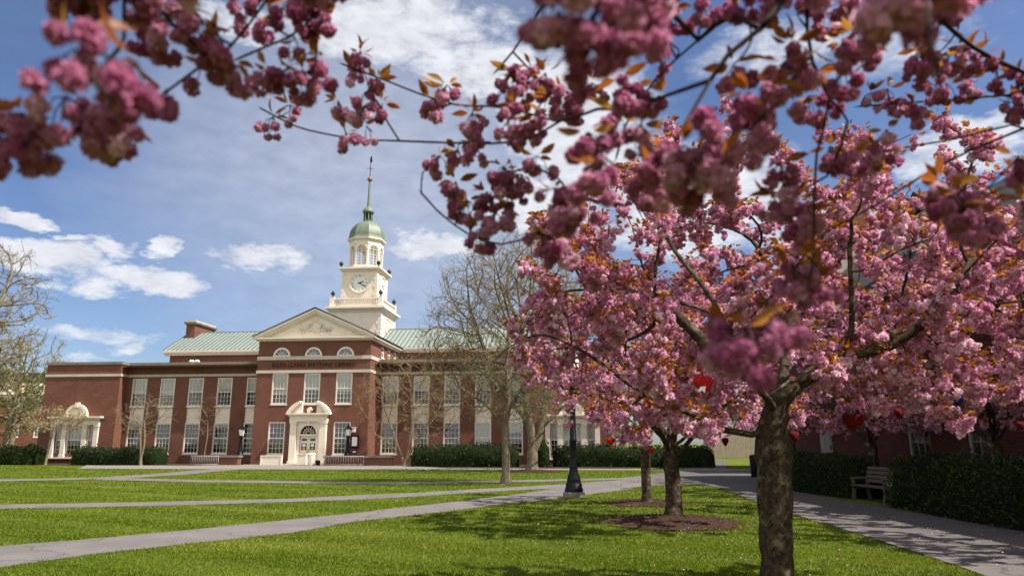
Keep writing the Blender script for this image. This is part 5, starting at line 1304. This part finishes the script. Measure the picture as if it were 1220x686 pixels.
cherry('cherry_tree', B2.xy, [(0, 0, 0), (.02, 0, .6), (0, 0, 1.15), (.05, 0, 1.75)],
       [[(.05, 0, 1.6), (-.6, -.1, 2.2), (-1.5, 0, 2.7), (-2.4, 0, 2.9)], [(.05, 0, 1.75), (-.5, .3, 2.6), (-1.1, .5, 3.8)], [(.05, 0, 1.75), (.3, -.3, 2.7), (.5, -.5, 4.0)], [(.05, 0, 1.6), (.8, 0, 2.2), (1.7, .2, 2.8)], [(.02, 0, 1.3), (.5, -.7, 2.0), (.9, -1.7, 2.7)], [(0, 0, 1.5), (-.6, -.9, 2.4), (-1.2, -1.7, 3.2)], [(.0, 0, 1.7), (.3, .9, 2.8), (.5, 1.8, 3.6)]],
       [((-.3, -.9, 3.5), (3.0, 3.3, 2.35), 1.75, 1.0)], 1000, 52, 'cherry tree in a ring of mulch, middle of the lawn', .175, 3200, FL_LO, .043, 3.6, .095, .09, step=.2, kill=.26, infl=1.6, r_tip=.006, group=GC, gap=(np.array([1.36 - B2.x, 0, 3.55]), .42))
B3 = G(771, 601)
cherry('cherry_tree', B3.xy, [(0, 0, 0), (.0, 0, 1.0), (.03, 0, 2.2), (0, 0, 2.9)], [[(0, 0, 2.2), (-.8, 0, 3.0), (-1.7, 0, 3.6)], [(0, 0, 2.5), (.8, .1, 3.3), (1.5, .2, 4.2)], [(0, 0, 2.9), (.1, -.5, 4.2)], [(.0, 0, 2.6), (-.2, .8, 3.8)]],
       [((0, 0, 4.3), (2.6, 2.5, 1.9), 2.7, 1.0)], 420, 53, 'young cherry tree with slim straight trunk behind the middle one', .135, 900, FL_LO, .05, 2.0, .11, .10, step=.24, kill=.3, infl=1.8, r_tip=.007, group=GC)
# trees in the strip between the right-hand path and the hall
def right_tree(base, seed, label, per=1900, h=1.0, n=650):
    cherry('cherry_tree', base, [(0, 0, 0), (0, 0, .7), (-.05, 0, 1.5), (-.05, 0, 1.9)],
           [[(-.05, 0, 1.7), (-.9, .2, 2.5), (-2.0, .3, 3.2)], [(-.05, 0, 1.9), (.4, -.6, 3.0), (.8, -1.2, 4.4)], [(-.05, 0, 1.8), (-.4, .8, 2.9), (-.7, 1.7, 4.0)], [(-.05, 0, 1.6), (.8, .4, 2.4), (1.7, .8, 3.2)], [(-.05, 0, 1.9), (-.5, -.5, 3.2), (-.9, -.9, 4.8)], [(-.05, 0, 1.7), (-.6, -1.0, 2.4), (-1.5, -1.9, 3.0)]],
           [((-.6, 0, 3.9 * h), (3.6, 3.5, 2.7 * h), 2.0, 1.0)], n, seed, label, .19, per, FL_LO, .045, 3.0, .10, .09, step=.22, kill=.3, infl=1.8, r_tip=.006, group='cherry trees in the bed before the right-hand hall')
right_tree((12.15, 24.4), 54, 'shaded cherry tree beside the slat bench, trunk behind the hedge', 3000, 1.05)
right_tree((12.3, 18.4), 55, 'shaded cherry tree with low forking limbs behind the near hedge', 3300, 1.16)
right_tree((12.1, 12.4), 56, 'cherry tree at the right edge with blossom reaching over the path', 3000, 1.1)
right_tree((12.2, 31.5), 57, 'cherry tree furthest down the right-hand path near the white door', 1500, .95, 500)

# ---------------- overhead cherry: camera stands under it, trunk out of frame to the right
B0 = Vector((2.35, .35, 0)); oc_ = empty('cherry_tree', B0, 0, 'blurred cherry boughs hanging overhead close to the viewer', 'cherry tree')
def qq(px, py, Y): return tuple(P(px, py, Y) - B0)
sk = Skel(); sk.add([(0, 0, 0), (0, 0, .8), (-.05, .05, 1.7)], .1)
def bough(*pp, at=None): sk.add([qq(*p) for p in pp], .05)
FORK = (-.05, .05, 1.7)
# main scaffold boughs leaving the trunk above the frame
sk.add([FORK, (-.35, .35, 2.15), qq(1150, -150, 1.25), qq(1082, -25, 1.35), qq(1042, 35, 1.4), qq(1007, 87, 1.45), qq(985, 105, 1.5)], .06)
sk.add([FORK, (-.4, .15, 2.25), qq(1090, -330, 1.2), qq(985, -120, 1.3), qq(961, -10, 1.4), qq(968, 74, 1.45), qq(988, 118, 1.5), qq(973, 184, 1.5), qq(970, 250, 1.45), qq(966, 330, 1.3), qq(940, 388, 1.15)], .06)
bough((985, -120, 1.3), (950, -30, 1.3), (905, 35, 1.25), (867, 66, 1.25), (846, 96, 1.25), (800, 112, 1.3), (770, 122, 1.4), (738, 130, 1.55), (712, 130, 1.6), (668, 144, 1.7), (625, 134, 1.8), (587, 127, 1.9), (543, 125, 2.0), (500, 112, 2.05), (467, 99, 2.1), (409, 77, 2.1))
bough((905, 35, 1.25), (870, 20, 1.4), (832, 48, 1.5), (780, 96, 1.6), (745, 150, 1.7), (735, 185, 1.75))
bough((668, 144, 1.7), (630, 165, 1.85), (587, 171, 1.95), (530, 170, 2.05), (476, 168, 2.1), (428, 166, 2.2), (385, 159, 2.25), (351, 150, 2.3), (312, 130, 2.3))
bough((476, 168, 2.1), (462, 146, 2.1), (452, 125, 2.1), (440, 110, 2.1))
bough((846, 96, 1.25), (815, 150, 1.2), (790, 190, 1.2), (745, 245, 1.45), (710, 240, 1.5), (678, 231, 1.6), (660, 258, 1.7), (640, 278, 1.75), (596, 291, 1.85), (560, 280, 1.9), (543, 269, 1.95), (520, 250, 2.0), (503, 231, 2.0))
bough((678, 231, 1.6), (664, 212, 1.75), (640, 200, 1.8), (605, 205, 1.85))
bough((832, 48, 1.5), (760, -20, 1.4), (690, -45, 1.6), (655, -5, 1.8), (611, 62, 1.9), (592, 84, 1.9))
bough((611, 62, 1.9), (630, 82, 1.9), (650, 101, 1.85), (680, 112, 1.85), (707, 116, 1.85))
bough((968, 74, 1.45), (935, 110, 1.3), (905, 150, 1.2), (870, 185, 1.15), (830, 200, 1.1))
bough((990, 118, 1.5), (1010, 145, 1.6), (1000, 180, 1.65), (985, 210, 1.65), (950, 230, 1.6), (940, 262, 1.6))
sk.add([FORK, (-.25, .5, 2.0), qq(1290, -60, 1.3), qq(1180, -40, 1.4), qq(1085, -5, 1.6), qq(1121, 24, 1.7), qq(1160, 57, 1.75), qq(1220, 87, 1.8), qq(1290, 120, 1.8)], .06)
sk.add([FORK, (.0, .55, 1.9), qq(1420, 80, 1.6), qq(1300, 110, 1.7), qq(1220, 112, 1.9), qq(1150, 118, 2.0), qq(1090, 122, 2.05), qq(1025, 127, 2.1)], .06)
bough((1300, 110, 1.7), (1260, 135, 1.8), (1220, 153, 1.9), (1130, 192, 1.95), (1042, 245, 2.0), (977, 282, 2.05), (940, 330, 2.05), (900, 372, 2.1))
bough((1220, 153, 1.9), (1205, 149, 1.9), (1140, 165, 1.95), (1060, 179, 1.95), (1000, 192, 1.9))
bough((1130, 192, 1.95), (1160, 220, 1.6), (1150, 250, 1.3))
bough((1150, -150, 1.25), (1112, -60, .9), (1104, 0, .75), (1112, 65, .7), (1118, 90, .7))
# boughs crossing above the frame to the left-hand group
sk.add([qq(1090, -330, 1.2), qq(800, -270, 1.1), qq(560, -170, 1.15), qq(420, -70, 1.25), qq(340, -30, 1.3), qq(318, 0, 1.3), qq(296, 30, 1.3), qq(275, 55, 1.3), qq(234, 83, 1.25), qq(207, 103, 1.2), qq(170, 128, 1.1), qq(110, 150, 1.05), qq(40, 165, 1.05)], .05)
bough((420, -70, 1.25), (400, -30, 1.4), (384, 0, 1.45), (366, 28, 1.45), (344, 45, 1.45), (312, 58, 1.4), (284, 70, 1.4))
bough((366, 28, 1.45), (378, 50, 1.5), (376, 80, 1.5), (350, 96, 1.5))
bough((560, -170, 1.15), (300, -150, .9), (170, -60, .95), (148, 0, 1.0), (148, 45, 1.0), (130, 72, .85), (112, 96, .68), (130, 118, .66))
bough((170, -60, .95), (110, -40, 1.0), (85, -5, 1.05)); bough((148, 0, 1.0), (175, -5, 1.1), (210, 35, 1.2), (240, 60, 1.25))
bough((800, -270, 1.1), (775, -120, .95), (740, -20, .85), (705, 25, .82), (672, 50, .86))
bough((740, -20, .85), (700, -25, .82), (655, 5, .84))
bough((420, -70, 1.25), (330, -20, 1.5), (300, 15, 1.6))
def inframe(p):
    w_ = Vector(p) + B0; d = w_ - Vector((0, 0, EYE)); zc = d.y * math.cos(PITCH) + d.z * math.sin(PITCH)
    if zc < .05: return False
    x = 610 + FPX * d.x / zc; y = 343 - FPX * (-d.y * math.sin(PITCH) + d.z * math.cos(PITCH)) / zc
    return -60 < x < 1280 and -30 < y < 700
N0, par0 = np.array(sk.n), list(sk.p); NB = len(N0)
# fill the canopy above and behind the frame so that the boughs stand in their own tree's shade
g = np.random.default_rng(61); at = []
while len(at) < 330:
    x, y = g.uniform(-1.6, 3.2), g.uniform(-.9, 3.0); zt = EYE + .80 * max(y, .2) + .28; z = g.uniform(max(2.2, zt), max(2.2, zt) + 1.3)
    if (x - 1.4) ** 2 / 8 + (y - .8) ** 2 / 5 < 1: at.append(Vector((x, y, z)) - B0)
N0, par0 = grow(list(N0), par0, at, .12, .2, 1.5, 120, .0, .15, 62, np.array([not inframe(p) and p[2] > 1.75 for p in N0]))
r0, ch0 = radii(par0, .0026, 2.35, len(N0)); r0 = np.maximum(r0, .0030); r0[:18] = np.linspace(.15, .11, 18)
V, F = tubes(N0, par0, r0, ch0, 6, .15); link('trunk', tube_mesh('trunk', V, F, M['twigbark']), oc_)
# the clusters that show, where the boughs carry them: (px, py, distance, flowers, spread)
CL = [(92, 62, .74, 3, .9), (118, 96, .72, 4, 1.0), (158, 106, .74, 3, .9), (84, 92, .74, 2, .8), (130, 112, .76, 2, .9), (88, 6, 1.0, 6, 1.2), (120, 0, 1.05, 4, 1.0), (165, 6, 1.1, 5, .9), (180, 12, 1.1, 4, .9),
      (22, 160, 1.0, 6, 1.1), (50, 165, 1.05, 6, 1.1), (10, 175, 1.0, 4, 1), (95, 145, 1.05, 6, 1.2), (130, 150, 1.05, 6, 1.1), (125, 170, 1.1, 5, .9), (75, 140, 1.0, 4, 1), (145, 178, 1.15, 3, .7),
      (207, 32, 1.2, 5, 1), (172, 48, 1.25, 4, 1), (190, 55, 1.25, 4, 1), (240, 60, 1.25, 6, 1), (262, 66, 1.25, 5, .9), (276, 92, 1.3, 5, .9), (245, 92, 1.3, 3, .8), (196, 128, 1.15, 4, .8), (215, 12, 1.3, 2, .6),
      (300, 18, 1.55, 6, 1.1), (318, 35, 1.5, 3, .8), (345, 14, 1.45, 6, 1.1), (375, 22, 1.45, 7, 1.1), (385, 5, 1.5, 4, 1), (318, 98, 1.5, 5, 1), (340, 98, 1.5, 6, 1), (360, 102, 1.5, 5, 1), (380, 88, 1.5, 5, 1), (350, 62, 1.5, 2, .5),
      (325, 150, 2.3, 6, 1.1), (345, 136, 2.3, 3, .9), (428, 74, 2.1, 5, 1), (420, 95, 2.1, 3, .8), (402, 132, 2.15, 4, .9), (412, 170, 2.2, 3, .9), (438, 120, 2.1, 5, 1), (448, 105, 2.1, 4, 1), (432, 142, 2.1, 5, 1), (436, 162, 2.15, 2, .7), (455, 135, 2.1, 2, .7),
      (512, 132, 2.0, 6, 1.1), (532, 114, 2.0, 5, 1), (522, 118, 2.0, 4, 1), (562, 148, 1.95, 6, 1), (565, 168, 1.95, 4, .9), (524, 198, 2.0, 6, 1), (545, 192, 2.0, 3, .9), (567, 190, 1.95, 5, 1),
      (610, 95, 1.9, 7, 1.1), (632, 92, 1.9, 6, 1.1), (622, 112, 1.9, 5, 1), (650, 100, 1.85, 4, 1), (600, 118, 1.9, 3, 1), (672, 120, 1.8, 6, 1.1), (705, 112, 1.85, 4, .9), (690, 130, 1.8, 5, 1), (655, 128, 1.8, 3, .9),
      (614, 138, 1.8, 5, 1.1), (624, 160, 1.85, 6, 1.1), (605, 158, 1.85, 4, 1), (640, 150, 1.8, 4, .9), (640, 200, 1.8, 4, 1), (600, 212, 1.85, 5, 1), (622, 222, 1.85, 6, 1), (608, 226, 1.85, 3, .9),
      (543, 230, 1.95, 6, 1), (556, 252, 1.95, 6, 1), (580, 242, 1.9, 6, 1), (590, 268, 1.9, 6, 1), (572, 286, 1.9, 4, 1), (565, 262, 1.9, 4, 1), (604, 250, 1.9, 2, .7),
      (660, 240, 1.65, 6, 1.1), (672, 262, 1.65, 7, 1.1), (690, 250, 1.6, 6, 1), (655, 296, 1.75, 7, 1.1), (672, 300, 1.75, 5, 1), (640, 286, 1.75, 3, .9),
      (650, 22, .85, 5, 1.1), (690, 12, .8, 7, 1.3), (728, 30, .78, 7, 1.3), (705, 52, .8, 6, 1.2), (755, 18, .85, 6, 1.2), (700, 82, .9, 3, .9), (665, 40, .9, 3, .8), (775, 45, 1.6, 4, 1), (785, 70, 1.7, 5, 1), (800, 25, 1.6, 5, 1),
      (700, 178, 1.25, 6, 1.1), (715, 215, 1.2, 6, 1.1), (740, 110, 1.4, 5, 1.1), (735, 150, 1.5, 5, 1), (765, 165, 1.5, 6, 1), (770, 125, 1.4, 4, 1), (752, 120, 1.4, 4, 1), (795, 190, 1.15, 6, 1.1), (790, 230, 1.3, 5, 1), (815, 196, 1.12, 6, 1.1), (845, 180, 1.1, 6, 1.1), (830, 215, 1.14, 5, 1), (812, 240, 1.2, 3, .9), (770, 225, 1.3, 5, 1), (860, 215, 1.1, 4, .9), (875, 180, 1.1, 4, .8), (855, 150, 1.1, 3, .8),
      (935, 95, 1.3, 7, 1.2), (915, 120, 1.2, 6, 1.1), (895, 130, 1.2, 5, 1), (945, 70, 1.35, 5, 1), (960, 95, 1.4, 5, 1), (875, 95, 1.4, 4, 1), (912, 155, 1.15, 5, 1), (1005, 68, 1.4, 4, .9), (1020, 55, 1.45, 4, .9), (1005, 92, 1.45, 5, 1), (1028, 78, 1.5, 3, .9), (985, 30, 1.5, 4, 1), (880, 8, 1.4, 5, 1), (925, 5, 1.4, 5, 1), (975, 5, 1.5, 4, 1), (1010, 10, 1.5, 4, 1), (840, 15, 1.5, 4, 1),
      (980, 130, 1.6, 5, 1), (965, 130, 1.6, 4, 1), (990, 190, 1.65, 6, 1.1), (1010, 196, 1.7, 5, 1), (1048, 185, 1.9, 6, 1.1), (1058, 168, 1.9, 3, .8), (1028, 195, 1.9, 5, 1), (930, 210, 1.55, 5, 1), (935, 235, 1.55, 6, 1), (950, 255, 1.55, 5, 1), (965, 272, 1.5, 6, 1.1), (945, 280, 1.55, 4, 1), (925, 250, 1.6, 3, .8),
      (1098, 72, 1.75, 7, 1), (1090, 85, 1.75, 4, .9), (1112, 88, 1.75, 4, .9), (1132, 80, 1.8, 2, .7), (1075, 130, 2.05, 7, 1), (1092, 138, 2.05, 6, 1), (1058, 118, 2.1, 4, 1), (1040, 122, 2.1, 4, .9), (1110, 112, 2.0, 4, 1), (1130, 112, 2.0, 4, .9), (1155, 108, 2.0, 5, 1), (1152, 72, 1.8, 4, .9), (1140, 68, 1.8, 3, .9), (1170, 78, 1.8, 4, .9), (1205, 125, 1.9, 6, 1), (1218, 135, 1.9, 5, 1), (1135, 12, 1.7, 6, 1), (1150, 0, 1.7, 5, 1), (1115, 15, 1.7, 3, .8), (1218, 100, 1.9, 4, .9), (1190, 95, 1.9, 3, .8),
      (1125, 235, 1.35, 5, 1), (1145, 250, 1.3, 7, 1.2), (1140, 270, 1.3, 5, 1.1), (1165, 268, 1.35, 5, .9), (1215, 205, 1.4, 5, 1), (1219, 255, 1.4, 3, .9),
      (878, 398, 1.08, 6, 1.15), (893, 420, 1.05, 6, 1.1), (912, 400, 1.1, 4, .9), (870, 415, 1.1, 4, 1), (935, 400, 1.2, 4, .9), (950, 325, 1.35, 4, .9), (945, 335, 1.35, 3, .8), (976, 352, 1.4, 4, .85), (968, 348, 1.4, 2, .6)]
g = np.random.default_rng(63); FP, FD, FV, TW, BT = [], [], [], [], []
lpos, ldir = [], []
for px, py, Y, nf, sp in CL:
    c = np.array(qq(px, py, Y)); j = int(np.argmin(np.linalg.norm(N0[:NB] - c, axis=1))); a = N0[j]
    root = a if np.linalg.norm(a - c) > .03 else a + np.array([0, 0, .03]); hub = c + np.array([0, 0, .035])
    if np.linalg.norm(hub - root) > .02:
        LT = np.linalg.norm(hub - root); bend = g.normal(size=3) * .16 * LT
        BT.append([tuple(root * (1 - t) + hub * t + bend * math.sin(math.pi * t) * (1 - .3 * t) + g.normal(size=3) * .012 * LT) for t in np.linspace(0, 1, 7)] + [LT])
    v0 = np.clip(g.normal(.42, .2), 0, 1); nf = int(nf * .95 + .5); cent = []
    for k in range(nf):
        for tries in range(8):
            o = g.normal(size=3); o /= np.linalg.norm(o); o[2] = o[2] * .7 - .25; o *= .036 * sp * g.uniform(.55, 1.25)
            if all(np.linalg.norm(o - q) > .022 for q in cent): break
        cent.append(o); FP.append(c + o); FD.append(o + g.normal(size=3) * .015); FV.append(np.clip(v0 + g.normal() * .2, 0, 1))
        TW.append([tuple(hub), tuple(hub * .5 + (c + o) * .5 + np.array([0, 0, .006])), tuple(c + o * .6)])
    for k in range(int(g.integers(3, 8)) if Y > 1.15 else int(g.integers(0, 2 if Y < .8 else 4))):
        d = g.normal(size=3); d[2] = abs(d[2]) * .5 - .05; d /= np.linalg.norm(d); lpos.append(hub + d * .012); ldir.append(d)
FP, FD, FV = np.array(FP), np.array(FD), np.array(FV); n = len(FP)
me = inst_mesh('blossoms', FL_HI[0], FL_HI[1], FP, frames(FD + 1e-6, g.random(n) * 6.28), .0198 * g.uniform(.72, 1.15, n), M['petal_deep'], FV, False); link('blossom_crown', me, oc_)
mb = MB()
for t in TW: mb.tube(t, [.0016, .0013, .0011], 4)
for t in BT: mb.tube(t[:-1], [.0018 + .006 * min(t[-1], .35) * (1 - .6 * k / 6) for k in range(7)], 5)
mb.obj('flower_stalks', M['twigbark'], oc_)
lpos, ldir = np.array(lpos), np.array(ldir); n = len(lpos)
LV = np.array([(0, 0, 0), (.14, .05, .25), (.2, .07, .5), (.12, .04, .78), (0, -.02, 1.0), (-.12, .04, .78), (-.2, .07, .5), (-.14, .05, .25), (0, 0, .25), (0, 0, .5), (0, 0, .78)]); LV[:, 1] -= .25 * LV[:, 2] ** 2
LF = np.array([(0, 1, 8, 8), (1, 2, 9, 8), (2, 3, 10, 9), (3, 4, 10, 10), (0, 8, 7, 7), (8, 9, 6, 7), (9, 10, 5, 6), (10, 4, 5, 5)])
tri = np.array([(0, 1, 8), (1, 2, 9), (1, 9, 8), (2, 3, 10), (2, 10, 9), (3, 4, 10), (0, 8, 7), (8, 9, 6), (8, 6, 7), (9, 10, 5), (9, 5, 6), (10, 4, 5)])
me = inst_mesh('leaves', LV, tri, lpos, frames(ldir, g.random(n) * 6.28), .050 * g.uniform(.55, 1.2, n), M['cherryleaf'], g.random(n), True); link('leaves', me, oc_)
# the rest of its crown, out of frame above
fm, lm_ = blossoms(N0, r0, ch0, .006, 2400, 64, FL_MID, .026, 2.5, .055, .05, 'petal_deep', 3.0, lambda p: not inframe(p) and p[2] > 1.6 and (Vector(p) + B0 - Vector((0, 0, EYE))).length > .45)
link('upper_crown', fm, oc_); link('leaves', lm_, oc_)

g = np.random.default_rng(77); n = 1500
cx_ = np.array([(3.5, 16), (3.0, 8.5), (3.9, 21), (9.2, 18), (9.0, 13)])[g.integers(0, 5, n)]
q = cx_ + g.normal(size=(n, 2)) * 2.2; D = g.normal(size=(n, 3)) * .35; D[:, 2] = 1
me = inst_mesh('fallen_petals', QUAD_V - np.array([0, .06, .45]), QUAD_F, np.column_stack([q, np.full(n, .055)]), np.stack([f[:, [0, 2, 1]] for f in frames(D, g.random(n) * 6.28)]), .018 * g.uniform(.7, 1.3, n), M['petal'], g.random(n) * .5 + .5)
tag(link('fallen_petals', me), 'scattered pale petals fallen on the grass under the cherry trees', 'petals', kind='stuff')

# ================================================================== HEARTS HUNG IN THE TREES
def heart_mesh(w_, m):
    mb = MB(); n = 36; rows = 7; out = []
    for i in range(n):
        t = 2 * math.pi * i / n; out.append((16 * math.sin(t) ** 3 / 34, (13 * math.cos(t) - 5 * math.cos(2 * t) - 2 * math.cos(3 * t) - math.cos(4 * t)) / 34))
    V = []
    for s in range(-rows, rows + 1):
        a = s / rows * math.pi / 2 * .98; k = math.cos(a) ** .6; y = math.sin(a) * .27
        for x, z in out: V.append((x * k * w_, y * w_, (z * k + .06) * w_))
    F = [(r_ * n + i, r_ * n + (i + 1) % n, (r_ + 1) * n + (i + 1) % n, (r_ + 1) * n + i) for r_ in range(2 * rows) for i in range(n)]
    F += [tuple(range(n))[::-1], tuple(2 * rows * n + i for i in range(n))]
    mb.add(V, F, 0, True); return mb
def heart(px, py, Y, size_px, m, label, rz=0, tag_=False):
    c = P(px, py, Y); w_ = size_px * Y / FPX; t_ = empty('heart_ornament', c, R(rz), label, 'heart ornament', 'plush hearts hung in the cherry trees')
    heart_mesh(w_, m).obj('body', M[m], t_)
    mb = MB(); mb.tube([(0, 0, .28 * w_), (-.03 * w_, 0, .6 * w_), (0, 0, .98 * w_)], .045 * w_ if tag_ else .012 * w_, 6); mb.obj('loop', M[m], t_)
    if tag_:
        mb = MB(); mb.add([(-.10 * w_, -.30 * w_, -.06 * w_), (-.20 * w_, -.34 * w_, -.36 * w_), (-.34 * w_, -.36 * w_, -.26 * w_), (-.58 * w_, -.34 * w_, -.33 * w_), (-.36 * w_, -.32 * w_, -.10 * w_)], [(0, 1, 4), (1, 2, 4), (2, 3, 4), (3, 0, 4)])
        o = mb.obj('paper_tag', M['tag'], t_); sm = o.modifiers.new('thickness', 'SOLIDIFY'); sm.thickness = .004
heart(838, 459, 6.0, 27, 'red', 'bright red plush heart with white tag hanging left of the big trunk', 20, True)
heart(1017, 503, 7.4, 27, 'shadered', 'shaded red plush heart hanging above the hedge left of the bench', -15)
heart(946, 520, 7.6, 15, 'shadered', 'shaded red plush heart peeping out just right of the big trunk', 30)
heart(728, 526, 14.2, 11, 'red', 'small red heart hanging low by the grey trunk beyond the path', 10)
heart(735, 518, 14.6, 9, 'shadered', 'tiny shaded red heart right above the small red one', 60)
heart(776, 537, 14.6, 8, 'red', 'tiny red heart against the slim cherry trunk', 10)
heart(864, 526, 7.2, 11, 'shadered', 'shaded red heart below the low left limb of the big tree', 40)
heart(1141, 478, 13.0, 14, 'blue', 'dark blue plush heart hanging before the shaded hall windows', 10)
heart(1070, 492, 14.0, 13, 'shadered', 'shaded red heart in the shaded blossoms above the near hedge', 30)
heart(1216, 507, 11.0, 12, 'shadered', 'shaded red heart hanging at the right edge above the near hedge', 20)
